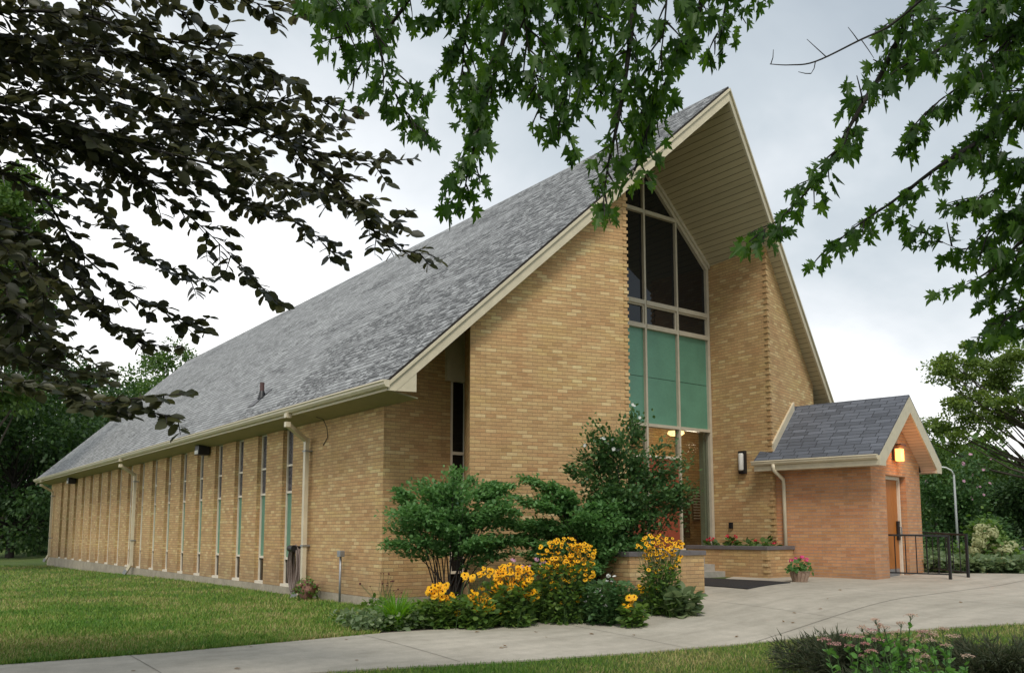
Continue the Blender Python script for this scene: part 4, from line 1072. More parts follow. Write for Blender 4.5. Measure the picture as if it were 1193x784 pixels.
# ------------------------------------------------------------------ standing trees
def tree(name, base, h, blobs, mat, nleaf, lsize, label, group=None, trunk_r=.25, bark='bark', clump=.9, seed=0, flat=1., tmpl=QUAD, limbs=9):
    """blobs: (dx, dy, z, rx, ry, rz) ellipsoids of foliage clumps"""
    base = Vector(base); r = empty(name, base, label, 'tree', group); rs = np.random.RandomState(seed+100); rd = random.Random(seed)
    t = MB(); top = base+Vector((rd.uniform(-.3,.3), rd.uniform(-.3,.3), h*.8))
    tp = smooth_poly([base-Z*.3, base+Vector((rd.uniform(-.15,.15), 0, h*.25)), base+Vector((rd.uniform(-.3,.3), rd.uniform(-.2,.2), h*.5)), top], 18)
    t.tube(tp, [trunk_r*(1-.85*i/len(tp)) for i in range(len(tp))], 10); t.build('trunk', M[bark], r, smooth=True)
    w_ = MB(); P_, A_, N_, S_ = [], [], [], []; vol = [b[3]*b[4]*b[5] for b in blobs]; sv = sum(vol)
    for b, v in zip(blobs, vol):
        c = np.array(base)+np.array(b[:3]); R = np.array(b[3:6]); n = int(nleaf*v/sv)
        nc = max(6, int(26*(v/sv)*len(blobs)**.5)); nc = max(nc, int(R.prod()**.667/clump**2*3.2))
        d = nrm(rs.normal(0, 1, (nc, 3))); rad = rs.uniform(.35, 1.0, (nc, 1))**.5; cc_ = c+d*R*rad
        cr_ = clump*rs.uniform(.6, 1.3, nc)
        for i in range(min(nc, limbs)):
            k = min(len(tp)-1, int(len(tp)*min(.95, max(.25, (cc_[i][2]-base.z)/h*.75)))); a = tp[k]; e = Vector(cc_[i])
            mid = a.lerp(e, .5)+Vector((0,0,-.08*h*rd.random())); w_.tube([a, mid, e], [trunk_r*.28, trunk_r*.15, .012], 5, cap=False)
        idx = rs.randint(0, nc, n); dd = nrm(rs.normal(0, 1, (n, 3))); rr_ = rs.uniform(0, 1, (n, 1))**.45
        off = dd*rr_*cr_[idx][:, None]*np.array([1, 1, .62*flat])
        P_.append(cc_[idx]+off); A_.append(nrm(dd*.7+d[idx]*.4+rs.normal(0, .5, (n, 3))+np.array([0, 0, -.25]))); N_.append(nrm(rs.normal(0, .6, (n, 3))+np.array([0, 0, 1.])))
        S_.append(lsize*rs.uniform(.6, 1.3, n))
    w_.build('branches', M[bark], r, smooth=True, uv=False)
    leaves('crown', np.concatenate(P_), np.concatenate(A_), np.concatenate(N_), np.concatenate(S_), tmpl, L[mat], r)
    return r
def base_at(px, D):                                             # ground point at pixel column px and distance D
    q = CO+(FW*1+RT*((px-CX)/F)).normalized()*1.0; v = FW+RT*((px-CX)/F); p = v*D; return Vector((p.x, p.y, G(p.x, p.y)))
def tr(px, D, ytop, wpx, mat, n, ls, label, seed, lowpx=None, **k):
    b = base_at(px, D); s = D/F; h = (619.5-ytop)*s+1.2-b.z; w2 = wpx*s/2
    lo = (619.5-(lowpx if lowpx else 600))*s+1.2-b.z; ch = h-lo; rd = random.Random(seed)
    bl = [(0, 0, lo+ch*.5, w2*.75, w2*.7, ch*.5)]
    for i in range(5): a = rd.uniform(0, 2*pi); bl.append((cos(a)*w2*.5, sin(a)*w2*.5, lo+ch*rd.uniform(.2, .75), w2*.5, w2*.5, ch*.28))
    return tree('broadleaf_tree', b, h, bl, mat, n, ls, label, 'background trees', seed=seed, trunk_r=max(.15, h*.02), clump=max(.5, w2*.28), **k)
tr(20, 55, 395, 230, 'dark', 28500, 0.23, 'very dark broad tree at the far left edge beyond the lawn', 1, 655, bark='barkd')
tr(-35, 34, 175, 170, 'mid', 22800, 0.18, 'tall mid-green tree cut by the left photo edge, behind the beech twigs', 2, 475)
tr(95, 64, 425, 170, 'dark', 24700, 0.23, 'dark tree close behind the far end of the church roof', 3, 655, bark='barkd')
tr(125, 78, 425, 170, 'mid', 24700, 0.24, 'brighter green rounded tree showing above the dark tree beside the roof end', 4, 600)
tr(195, 88, 398, 110, 'mid', 15200, 0.24, 'green tree top peeping over the far end of the roof ridge', 5, 560)
tr(10, 75, 440, 260, 'mid', 17100, 0.27, 'green tree far behind the dark tree at the left edge', 6, 650)
# right side
tr(1300, 30, 372, 190, 'mid', 28500, 0.12, 'mid-green tree at the right edge below the maple twigs', 11, 500)
tr(1150, 62, 515, 110, 'mid', 20900, 0.16, 'green rounded tree in the middle distance right of the porch gable', 12, 640)
tr(1195, 50, 545, 130, 'dark', 26600, 0.15, 'dark dense tree at the right edge beyond the porch railing', 13, 625, bark='barkd')
tr(1120, 75, 520, 90, 'dark', 17100, 0.20, 'dark green tree just right of the porch roof edge', 14, 650)
tr(1170, 95, 522, 150, 'mid', 19000, 0.24, 'pale green tree far away above the dark one on the right', 15, 640)
tr(1085, 52, 500, 90, 'mid', 15200, 0.15, 'green tree rising directly behind the porch gable', 16, 640)
# airy tree with flat layers of leaves
b0 = base_at(1235, 38); s = 38/F
bl = []
for dx, yy, wx, hz_ in ((-75,440,34,9),(-45,425,38,9),(-10,410,40,12),(-55,470,44,10),(-15,455,44,12),(25,435,44,16),(-80,495,30,10),(-60,512,34,12),(20,480,46,14),(50,460,44,24),(-30,505,26,9),(60,400,40,20)):
    z = (619.5-yy)*s+1.2-b0.z; d = RT*((dx-55)*s); bl.append((d.x+random.uniform(-.8,.8), d.y+random.uniform(-.8,.8), z+random.uniform(-.2,.2), wx*s, wx*s*.9, hz_*s*1.5))
tree('locust_tree', b0, (619.5-395)*s+1.2, bl, 'light', 34000, .11, 'airy light-green tree with flat leafy layers and bare limbs, right of the porch roof', 'background trees', trunk_r=.28, clump=.52, seed=44, flat=.8, limbs=3)
# far woods
P_ = []; rs = np.random.RandomState(5)
n = 60000; ang = rs.uniform(-.95, 1.35, n); D = rs.uniform(115, 160, n); hgt = 9+3*np.sin(ang*17)+2*np.sin(ang*41+1)+2.2*np.sin(ang*90)
zz = rs.uniform(-2, 1, n)*.5+hgt*rs.uniform(0, 1, n)**.8
pos = np.stack([np.sin(ang+AL)*D, np.cos(ang+AL)*D, zz-.5], 1)
leaves('woods', pos, sph(n), nrm(rnd(n)*.5+[0,0,1]), rs.uniform(.8, 1.6, n), QUAD, L['mid'], None, (0, 0, 0), kind='stuff')['label'] = 'distant belt of green woods on the horizon'

# ------------------------------------------------------------------ shrubs
def head_copies(name, parent, pts, nors, sizes, tmpl, npet, cup, pmat, cmat, rd, cr=.25, limit=100):
    """one flower-head mesh, copied for every head as a part of its plant"""
    b = MB(); tv, tf = tmpl
    for k in range(npet):
        t = 2*pi*k/npet+rd.uniform(-.08, .08); a = Vector((cos(t), sin(t), cup)).normalized(); u = Vector((-sin(t), cos(t), 0)); m = u.cross(a)*-1; l = rd.uniform(.88, 1.05)
        b.add([u*v[0]+a*(v[1]*l)+m*v[2] for v in tv], tf, 0)
    if cmat: b.tube([(0,0,-.06), (0,0,.15), (0,0,.35), (0,0,.45)], [cr, cr, cr*.75, cr*.2], 7, 1)
    src = b.build(name, [pmat, cmat] if cmat else pmat, None, (0, 0, 0), uv=False); me = src.data; bpy.data.objects.remove(src)
    o0 = Vector(parent_origin(parent)); rest = MB()
    for i, (p, n_, sz) in enumerate(zip(pts, nors, sizes)):
        q = Vector(n_).to_track_quat('Z', 'Y')
        if i < limit:
            o = bpy.data.objects.new(name, me); COL.objects.link(o); o.parent = parent; o.location = Vector(p)-o0; o.rotation_euler = q.to_euler(); o.rotation_euler.rotate_axis('Z', rd.uniform(0, 6)); o.scale = (sz, sz, sz)
        else:
            for f, mi in zip(b.f, b.m): pass
            rest.add([q @ (Vector(v)*sz)+Vector(p) for v in b.v], b.f, 0); rest.m[-len(b.f):] = b.m
    if rest.v: rest.build(name, [pmat, cmat] if cmat else pmat, parent, uv=False)['kind'] = 'stuff'
def shrub(name, base, label, mat, blobs, n, ls, stems, tmpl=OVAL, group=None, layered=0, cat='shrub', seed=0, stem_r=.016, flowers=None, clump=.22, droop=-.2, bark='barkd'):
    base = Vector(base); r = empty(name, base, label, cat, group); rs = np.random.RandomState(seed); rd = random.Random(seed)
    w_ = MB(); P_, A_, N_, S_ = [], [], [], []; vol = [b[3]*b[4]*b[5] for b in blobs]; sv = sum(vol); tips = []
    for b, v in zip(blobs, vol):
        c = np.array(base)+np.array(b[:3]); R = np.array(b[3:6]); nc = max(5, int(R.prod()**.667/clump**2*2.6)); m = int(n*v/sv)
        d = nrm(rs.normal(0, 1, (nc, 3))); cc_ = c+d*R*(rs.uniform(.3, 1.0, (nc, 1))**.5)
        cr_ = clump*rs.uniform(.6, 1.3, nc); idx = rs.randint(0, nc, m)
        outd = nrm((cc_-np.array(base))*[1, 1, .25]+1e-6)
        along = rs.uniform(-.8, 1, (m, 1)); off = outd[idx]*along*cr_[idx][:, None]*1.25+rs.normal(0, .42, (m, 3))*cr_[idx][:, None]*np.array([1, 1, .28 if layered else .9])
        off[:, 2] += droop*np.maximum(along[:, 0], 0)**2*cr_[idx]
        p = cc_[idx]+off; p[:, 2] = np.maximum(p[:, 2], base.z+.03)
        P_.append(p); A_.append(nrm(outd[idx]*.8+rs.normal(0, .45, (m, 3))+[0, 0, -.2])); N_.append(nrm(rs.normal(0, .35, (m, 3))+[0, 0, 1.]))
        S_.append(ls*rs.uniform(.65, 1.25, m)); tips += [Vector(q) for q in cc_]
    rd.shuffle(tips)
    for i in range(min(stems, len(tips))):
        e = tips[i]; a = base+Vector((rd.gauss(0,.09), rd.gauss(0,.09), -.05)); mid = a.lerp(e, .5)+Vector((0, 0, -.0))-Vector(((e-a).x, (e-a).y, 0))*.16
        pp = smooth_poly([a, mid, e], 8); w_.tube(pp, [stem_r*(1-.8*j/len(pp)) for j in range(len(pp))], 5, cap=False)
    w_.build('stems', M[bark], r, smooth=True, uv=False)
    leaves('foliage', np.concatenate(P_), np.concatenate(A_), np.concatenate(N_), np.concatenate(S_), tmpl, L[mat], r)
    if flowers:
        pm, cnt, fs = flowers; allp = np.concatenate(P_); ctr = np.array(base)+[0, 0, 1.0]
        sc = (allp@-np.array(FW))*1.0+allp[:, 2]*.8+rs.normal(0, .35, len(allp)); pick = np.argsort(-sc)[:cnt*12]; pick = pick[rs.permutation(len(pick))[:cnt]]
        fp, fa, fn = [], [], []
        for q in allp[pick]:
            nn = nrm(-np.array(FW)+rs.normal(0, .4, 3)+[0, 0, .5]); a0 = nrm(np.cross(nn, [0, 0, 1.])); b0_ = np.cross(nn, a0)
            fp.append(q+nn*.04); fn.append(nn)
        head_copies('blossom', r, fp, fn, [fs*rd.uniform(.7, 1.15) for _ in fp], OVALW, 5, .35, PT[pm], None, rd)
    return r
OVALW = ([(0,0,0), (.4,.35,.03), (.42,.75,.03), (0,1,0), (-.42,.75,.03), (-.4,.35,.03)], [(0,1,2,3,4,5)])

def world_at(px, py, D): return at(px, py, D)
def ground_at(px, D):
    v = ray(px, 619.5); h = Vector((v.x, v.y, 0)); p = h*D; return Vector((p.x, p.y, G(p.x, p.y)))
def blobs_px(base, D, specs, sq=.8):
    out = []
    for x, y, rx, ry in specs:
        q = at(x, y, D+random.uniform(-.15, .1)); s = D/F; out.append((q.x-base.x, q.y-base.y, q.z-base.z, rx*s, rx*s*sq, ry*s))
    return out
b0 = ground_at(524, 14.2)
shrub('burning_bush', b0, 'wide green burning bush with bare lower stems, at the church corner left of the flowers', 'bush',
      blobs_px(b0, 14.2, [(530,572,48,16),(488,590,36,18),(570,590,34,22),(520,600,50,20),(475,616,26,18),(575,620,28,22),(548,604,34,20),(500,632,36,16),(545,630,40,18),(480,640,20,12),(560,648,26,14)]), 19000, .068, 26, layered=1, seed=1, group='burning bushes before the left wing')
b0 = ground_at(690, 14.6)
shrub('burning_bush', b0, 'green burning bush in the middle of the bed, left of the white-flowered shrub', 'bush',
      blobs_px(b0, 14.6, [(640,578,34,20),(612,596,22,20),(615,622,22,18),(660,665,40,18),(670,600,45,22),(710,605,40,22),(650,628,48,22),(705,632,42,24),(630,645,25,12),(680,655,45,20)]), 24000, .068, 22, layered=1, seed=2, group='burning bushes before the left wing')
b0 = ground_at(728, 14.9)
shrub('rose_of_sharon', b0, 'tall dark-leaved shrub dotted with white blossoms beside the entrance window', 'rose',
      blobs_px(b0, 14.9, [(735,500,14,22),(725,530,40,24),(690,552,34,18),(760,548,30,24),(745,575,48,26),(778,575,20,20),(715,590,40,24),(758,600,30,20),(730,640,28,32),(722,670,26,24),(700,630,26,24)], .7), 15000, .068, 18, seed=3, flowers=('w', 16, .04))
# growth behind the shrubs low down
# dried echinacea / white bits beside the door
# pink and white shrub beyond the porch
b0 = ground_at(1112, 31)
shrub('rose_of_sharon', b0, 'tall dark shrub with scattered pink blossoms to the right of the porch door', 'rose', blobs_px(b0, 31, [(1115,575,34,24),(1095,600,20,30),(1130,600,30,24),(1110,625,30,20),(1140,620,22,18),(1120,645,34,14)]), 13000, .12, 10, seed=4, flowers=('p', 12, .08), clump=.5)
b0 = ground_at(1156, 21.4)
hy = shrub('hydrangea', b0, 'rounded hydrangea bush with pale green flower heads beyond the railing', 'herb', blobs_px(b0, 22, [(1150,630,26,18),(1165,645,18,12),(1135,645,20,12),(1150,650,26,8)]), 5200, .12, 8, seed=5, clump=.3)
rs = np.random.RandomState(3); fp = []; fa = []; fn = []
for i in range(30):
    x = rs.uniform(1128, 1180); y = 650-rs.uniform(0, 1)*(38 if x < 1160 else 22); c = np.array(at(x, y, 21.5+rs.uniform(-.2, .3))); m = 70
    d = sph(m); fp.append(c+d*.13*[1, 1, .8]); fa.append(np.cross(d, sph(m))); fn.append(d)
leaves('flower_heads', np.concatenate(fp), np.concatenate(fa), np.concatenate(fn), .07, OVALW, PT['hy'], hy)
# hosta ground cover
rs = np.random.RandomState(8); n = 5200; pos = []
for i in range(n):
    q = gp(rs.uniform(1080, 1196), rs.uniform(656, 668.0)); pos.append((q.x, q.y+.0, q.z+rs.uniform(.05, .32)))
o = leaves('ground_cover', pos, nrm(rnd(n)*[1, 1, .3]+[0, 0, .1]), nrm(rnd(n)*.5+[0, 0, 1]), rs.uniform(.10, .17, n), OVAL, L['pale'], None, tuple(gp(1140, 662)), kind='stuff'); o['label'] = 'pale variegated ground cover edging the concrete'

# ------------------------------------------------------------------ flower plants
def daisy_plant(base, heads, label, name='coneflower', petal_m='y', leaf_m='herb', cat='flower', group=None, hs=.042, nleaf=500, spread=.3, hgt=.6, seed=0, ls=.1, npet=11, droopy=0., cone='c', cr=.009):
    base = Vector(base); r = empty(name, base, label, cat, group); rs = np.random.RandomState(seed); rd = random.Random(seed)
    w_ = MB(); fp, fa, fn, fs = [], [], [], []; cones = MB()
    for q in heads:
        q = Vector(q); a = base+Vector((rd.gauss(0, spread*.35), rd.gauss(0, spread*.35), 0)); a.z = G(a.x, a.y)
        mid = a.lerp(q, .6)+Vector((rd.gauss(0,.03), rd.gauss(0,.03), .05)); w_.tube([a, mid, q], [.004, .003, .002], 4, cap=False)
        nn = nrm(np.array([rs.normal(0,.45), rs.normal(0,.45), 1.0])+(-np.array(FW))*.75); a0 = nrm(np.cross(nn, [.3, .1, 1.])); b0_ = np.cross(nn, a0); ph = rs.uniform(0, 6.28); sz = hs*rs.uniform(.75, 1.35)
        fp.append(q); fn.append(nn); fs.append(sz)
    w_.build('stems', STEM, r, uv=False)
    head_copies('flower_head', r, fp, fn, fs, OVALP, npet, -.12-droopy, PT[petal_m], PT[cone], rd, cr/hs)
    n = nleaf; ang = rs.uniform(0, 2*pi, n); rad = spread*np.sqrt(rs.uniform(0, 1, n)); hh = hgt*rs.uniform(0, 1, n)**1.2
    rad = rad*(.75+.35*hh/hgt); x = base.x+np.cos(ang)*rad; y = base.y+np.sin(ang)*rad; z = np.array([G(a, c) for a, c in zip(x, y)])+.03+hh
    leaves('leaves', np.stack([x, y, z], 1), nrm(np.stack([np.cos(ang), np.sin(ang), np.full(n, .25)], 1)+rs.normal(0, .45, (n, 3))), nrm(rs.normal(0, .4, (n, 3))+[0, 0, 1]), ls*rs.uniform(.6, 1.3, n), OVAL if ls > .06 else NARROW, L[leaf_m], r)
    return r
OVALP = ([(0,0,0), (.2,.3,.02), (.22,.75,0), (0,1,-.04), (-.22,.75,0), (-.2,.3,.02)], [(0,1,2,3,4,5)])
STEM = paint('green_stem', (.05,.10,.025), .7)
def heads_px(D, specs, seed):
    specs = [(a, b_, c*1.06, d*1.06, int(n*1.4)) for a, b_, c, d, n in specs]
    rd = random.Random(seed); out = []
    for x, y, rx, ry, n in specs:
        for _ in range(n):
            t = rd.uniform(0, 6.28); k = sqrt(rd.random()); out.append(at(x+cos(t)*rx*k, y+sin(t)*ry*k, D+rd.uniform(-.2, .2)))
    return out
g_ = 'black-eyed susans in the front bed'
daisy_plant(ground_at(512, 12.6), heads_px(12.6, [(514,690,14,10,26),(526,702,10,8,4)], 1), 'small clump of yellow black-eyed susans at the left end of the flower row', 'black_eyed_susan', group=g_, spread=.24, hgt=.35, seed=1, hs=.05)
daisy_plant(ground_at(556, 12.6), heads_px(12.6, [(545,672,6,5,7),(565,666,9,6,9),(560,696,12,12,20),(565,706,14,10,10),(545,712,16,8,6)], 2), 'second clump of yellow black-eyed susans from the left, lower and sparse', 'black_eyed_susan', group=g_, spread=.3, hgt=.42, seed=2, hs=.05)
daisy_plant(ground_at(598, 12.9), heads_px(12.8, [(598,672,22,15,75),(585,690,14,8,14),(617,694,12,8,12),(588,715,7,6,8)], 3), 'dense mid-height clump of yellow black-eyed susans left of the tallest clump', 'black_eyed_susan', group=g_, spread=.36, hgt=.6, seed=3, hs=.048, nleaf=800)
daisy_plant(ground_at(656, 13.2), heads_px(13.1, [(660,643,32,16,95),(662,664,32,16,90),(655,690,26,14,22)], 4), 'tallest and widest clump of small yellow black-eyed susans, in the middle of the bed', 'black_eyed_susan', group=g_, spread=.42, hgt=.85, seed=4, hs=.034, ls=.075, nleaf=1500)
daisy_plant(ground_at(768, 13.6), heads_px(13.6, [(768,634,26,11,55),(770,652,24,14,45),(760,680,16,14,10)], 5), 'leggy clump of yellow black-eyed susans in front of the low brick planter wall', 'black_eyed_susan', group=g_, spread=.3, hgt=.75, seed=5, hs=.032, ls=.07, nleaf=900)
daisy_plant(ground_at(736, 12.6), heads_px(12.6, [(736,704,8,9,16),(740,718,6,3,5)], 6), 'little cluster of large yellow black-eyed susans low beside the path', 'black_eyed_susan', group=g_, spread=.16, hgt=.28, seed=6, hs=.05, nleaf=220)
daisy_plant(ground_at(617, 13.4), heads_px(13.4, [(611,657,7,5,4),(630,652,7,5,4),(600,652,3,3,1)], 7), 'pink coneflowers standing between the yellow clumps', 'purple_coneflower', 'p', group=None, spread=.2, hgt=.5, seed=7, hs=.05, droopy=.5, nleaf=250)
daisy_plant(ground_at(706, 13.0), heads_px(13.0, [(700,690,22,14,10),(706,672,10,8,4)], 8), 'grey-leaved plant with faded pink and white coneflowers right of the tallest yellow clump', 'purple_coneflower', 'w', 'rose', spread=.38, hgt=.55, seed=8, hs=.04, droopy=.4, nleaf=1300, ls=.09)
daisy_plant(ground_at(452, 13.6), heads_px(13.6, [(450,680,30,18,14)], 9), 'wiry plant with dark maroon seed heads at the church corner', 'seedhead_plant', 'm', 'herb', spread=.3, hgt=.25, seed=9, hs=.012, npet=6, nleaf=300, ls=.07, cone='m', cr=.014)
daisy_plant(ground_at(792, 13.4), heads_px(13.4, [(790,690,8,6,3)], 10), 'broad-leaved plant with one faded bloom at the right tip of the bed', 'bedding_plant', 'w', 'pale', spread=.22, hgt=.3, seed=10, hs=.03, nleaf=160, ls=.2)
# daylily tuft
def tuft(base, label, n, h, mat, name='daylily', seed=0, spread=.3):
    base = Vector(base); r = empty(name, base, label, 'plant'); rs = np.random.RandomState(seed); V = []; Fc = []
    for i in range(n):
        a = rs.uniform(0, 2*pi); rd_ = rs.uniform(0, .12); p = np.array([base.x+cos(a)*rd_, base.y+sin(a)*rd_, base.z]); out = np.array([cos(a), sin(a), 0]); l = h*rs.uniform(.6, 1.15); lean = rs.uniform(.2, 1.0)*spread/.3
        sdv = np.array([-sin(a), cos(a), 0])*.011; k = len(V)
        for j in range(6):
            t = j/5; c = p+out*lean*l*t*t*.8+np.array([0, 0, l*(t-.42*lean*t*t)]); wd = (1-t**2)+.05; V += [tuple(c-sdv*wd), tuple(c+sdv*wd)]
        Fc += [(k+2*j, k+2*j+1, k+2*j+3, k+2*j+2) for j in range(5)]
    b = MB(); b.add(V, Fc); b.build('leaves', L[mat], r, uv=False); return r
tuft(ground_at(463, 12.35), 'bright green tuft of long arching daylily leaves at the left end of the bed', 210, .62, 'lily', seed=1)
tuft(ground_at(492, 13.2), 'smaller green tuft of grassy leaves just right of the bright daylily', 90, .4, 'herb', seed=2)
tuft(ground_at(782, 13.3), 'low tuft of strap-shaped green leaves at the right end of the bed', 90, .4, 'herb', seed=3)
# mixed low herbs covering the bed
rs = np.random.RandomState(12); pos = []; n = 6500
for i in range(n):
    x = rs.uniform(BEDL.x+.1, 11.5); u = path_u(x)+.08; y = u+rs.uniform(0, 1)**1.7*1.7; pos.append((x, y, G(x, y)+.02+rs.uniform(0, 1)**1.3*(.24+.12*sin(x*5))))
o = leaves('bed_ground_cover', pos, nrm(rnd(n)*[1, 1, .5]+[0, 0, .2]), nrm(rnd(n)*.5+[0, 0, 1]), rs.uniform(.05, .11, n), OVAL, L['herb'], None, (9, 11, 0), kind='stuff'); o['label'] = 'low green leaves filling the flower bed'
n = 2200; pos = []
for i in range(n):
    x = rs.uniform(BEDL.x-.15, 8.1); u = path_u(x)+.05; y = u+rs.uniform(0, 1)**1.4*1.1; pos.append((x, y, G(x, y)+.02+rs.uniform(0, .22)))
o = leaves('bed_ground_cover', pos, nrm(rnd(n)*[1, 1, .5]+[0, 0, .2]), nrm(rnd(n)*.5+[0, 0, 1]), rs.uniform(.05, .10, n), OVAL, L['pale'], None, (9, 11, 0), kind='stuff'); o['label'] = 'variegated pale leaves at the left tip of the flower bed'

# planter flowers
def geranium(base, w_, h, label, fm, name, nl, nf, seed, ls=.08, yd=.6):
    base = Vector(base); r = empty(name, base, label, 'flower'); rs = np.random.RandomState(seed)
    d = sph(nl); d[:, 2] = np.abs(d[:, 2]); p = np.array(base)+d*[w_, w_*yd, h]*rs.uniform(.3, 1, (nl, 1))
    leaves('leaves', p, nrm(d*[1, 1, .3]+rs.normal(0, .4, (nl, 3))), nrm(d+rs.normal(0, .4, (nl, 3))+[0, 0, .6]), ls*rs.uniform(.7, 1.3, nl), OVALW, L['bush'] if fm == 'hp' else L['mid'], r)
    fp, fa, fn = [], [], []; st = MB()
    for i in range(nf):
        dd = sph(1)[0]; dd[2] = abs(dd[2])*.8+.5; c = np.array(base)+dd*[w_*.85, w_*yd*.85, h*1.05]; m = 14; q = sph(m); fp.append(c+q*.035); fa.append(np.cross(q, sph(m))); fn.append(q)
        st.tube([base, Vector(c)*.6+base*.4, Vector(c)], .003, 4)
    st.build('stems', STEM, r, uv=False); leaves('blossoms', np.concatenate(fp), np.concatenate(fa), np.concatenate(fn), .04, OVALW, PT[fm], r)
    return r
for i, (x, y, lab, fm, w_) in enumerate([(15.72, 13.35, 'red-flowered plant at the left end of the planter by the window frame', 'r', .22), (15.85, 12.9, 'leafy plant with a red bloom in the middle of the planter under the switch box', 'r', .26), (15.95, 12.4, 'broad green leafy plant in the planter under the wall lamp', 'r', .26), (16.05, 12.0, 'large-leaved green plant at the right end of the planter beside the porch wall', 'r', .26)]):
    geranium((x, y, .80), w_, .26 if i else .18, lab, fm, 'planter_plant', 60, (4, 3, 1, 0)[i] or 1, 20+i, .12)
pb = gp(932, 678.5)
pot = empty('flower_pot', pb, 'round wood-slatted flower pot standing on the concrete by the porch downspout', 'flower pot')
b = MB(); b.lathe((pb.x, pb.y, pb.z+.02), [(.13, 0), (.17, .16), (.185, .19), (.185, .21), (.165, .21), (.16, .17)], 18); b.build('pot', paint('woven_pot', (.30,.20,.14), .8, .3, .5, 25), pot)
b = MB()
for k in range(14):
    t = 2*pi*k/14; b.bar((pb.x+.135*cos(t), pb.y+.135*sin(t), pb.z+.02), (pb.x+.182*cos(t+.12), pb.y+.182*sin(t+.12), pb.z+.19), .05, .012, up=(cos(t), sin(t), 0))
b.build('slats', paint('slat_wood', (.36,.25,.18), .8, .3, .4, 20), pot)
geranium((pb.x, pb.y, pb.z+.2), .24, .22, 'pink geranium growing in the slatted pot by the porch downspout', 'hp', 'geranium', 170, 5, 31, .075, 1)
# terracotta strawberry jar by the big downspout
tp_ = Vector((7.45, 16.85, G(7.45, 16.85)))
tj = empty('strawberry_pot', tp_, 'weathered terracotta strawberry pot with ivy at the foot of the nearest downspout', 'flower pot')
b = MB(); b.lathe(tp_, [(.09,-.02),(.13,.08),(.165,.19),(.15,.28),(.11,.33),(.13,.38),(.13,.40),(.10,.39)], 18)
for k in range(6):
    t = k*pi/3+.3; c = tp_+Vector((cos(t)*.19, sin(t)*.19, .16+.09*(k % 2))); b.lathe(c, [(.03,-.02),(.06,.04),(.065,.08),(.045,.08)], 10)
b.build('pot', M['terra'], tj, smooth=True)
rs = np.random.RandomState(4); n = 170; d = sph(n); p = np.array(tp_)+[0, 0, .2]+d*[.24, .24, .26]; p = p[p[:, 2] > tp_.z]; n = len(p)
leaves('ivy', p, nrm(sph(n)+[0, 0, -.4]), nrm(p-np.array(tp_)-[0, 0, .2]+1e-3), .06, OVALW, L['herb'], tj)

# ------------------------------------------------------------------ juniper and sedum in the right foreground
def juniper(base, label, R, n, seed, h=.35):
    n = int(n*.6); base = Vector(base); r = empty('juniper', base, label, 'shrub', 'low junipers in the right foreground'); rs = np.random.RandomState(seed); rd = random.Random(seed)
    w_ = MB(); P_, A_ = [], []
    for i in range(90):
        a = rs.uniform(0, 2*pi); l = R*rs.uniform(.45, 1.1); hh = h*rs.uniform(.4, 1.25); e = base+Vector((cos(a)*l, sin(a)*l, hh)); pts = smooth_poly([base, base.lerp(e, .5)+Z*.08, e], 10); w_.tube(pts, .004, 4, cap=False)
        m = n//90; t = rs.uniform(.25, 1, m); ks = (t*(len(pts)-1)).astype(int); c = np.array([tuple(pts[k]) for k in ks]); d = np.array(e-base)/np.linalg.norm(np.array(e-base))
        off = rs.normal(0, .035, (m, 3)); P_.append(c+off); A_.append(nrm(d*.9+off*14+rs.normal(0, .25, (m, 3))))
    w_.build('branches', M['barkd'], r, uv=False)
    P_ = np.concatenate(P_); A_ = np.concatenate(A_); leaves('needles', P_, A_, sph(len(P_)), rs.uniform(.05, .11, len(P_)), ([(-.07,0,0),(.07,0,0),(0,1,0)], [(0,1,2)]), L['junip'], r); return r
juniper(gp(985, 792), 'dark low juniper left of the pink sedum at the bottom edge', .75, 26000, 1, .34)
juniper(gp(1170, 800), 'dark low juniper at the bottom right corner, right of the sedum', .7, 24000, 2, .36)
juniper(gp(1060, 830), 'dark low juniper in front of the sedum at the very bottom edge', .7, 20000, 3, .22)
def sedum(base, heads, label, seed, fm):
    base = Vector(base); r = empty('sedum', base, label, 'plant'); rs = np.random.RandomState(seed); rd = random.Random(seed); w_ = MB(); fp, fn, fa, lp_, la = [], [], [], [], []
    for q in heads:
        a = base+Vector((rd.gauss(0,.09), rd.gauss(0,.09), 0)); a.z = G(a.x, a.y); mid = a.lerp(q, .6); w_.tube([a, mid, q], [.006, .005, .003], 5, cap=False)
        m = 90; t = np.sqrt(rs.uniform(0, 1, m)); an = rs.uniform(0, 6.28, m); R = rd.uniform(.03, .055); o = np.stack([np.cos(an)*t*R, np.sin(an)*t*R, .012*(1-t*t)+rs.normal(0, .003, m)], 1)
        fp.append(np.array(q)+o); fn.append(nrm(o*[1, 1, 0]*8+[0, 0, 1])); fa.append(sph(m)*[1, 1, .3])
        for s_ in range(9): w_.tube([Vector(q)-Z*.03, Vector(np.array(q)+o[s_])], .0012, 3, cap=False)
        for j in range(40):
            c = a.lerp(q, rs.uniform(.1, .93)); g = rs.uniform(0, 6.28); lp_.append(tuple(c)); la.append((cos(g), sin(g), .7))
    w_.build('stems', STEM, r, uv=False); leaves('flower_heads', np.concatenate(fp), np.concatenate(fa), np.concatenate(fn), .011, OVALW, PT[fm], r); leaves('leaves', lp_, la, nrm(rnd(len(lp_))*.4+[0, 0, 1]), RS.uniform(.035, .06, len(lp_)), OVAL, L['sedum'], r); return r
D0 = 6.3
hp = [(1061,717),(1050,726),(1020,722),(1030,731),(1004,731),(1083,736),(1073,741),(1035,738),(1054,745),(1043,752),(1067,748),(1024,728),(1012,738),(1046,736)]
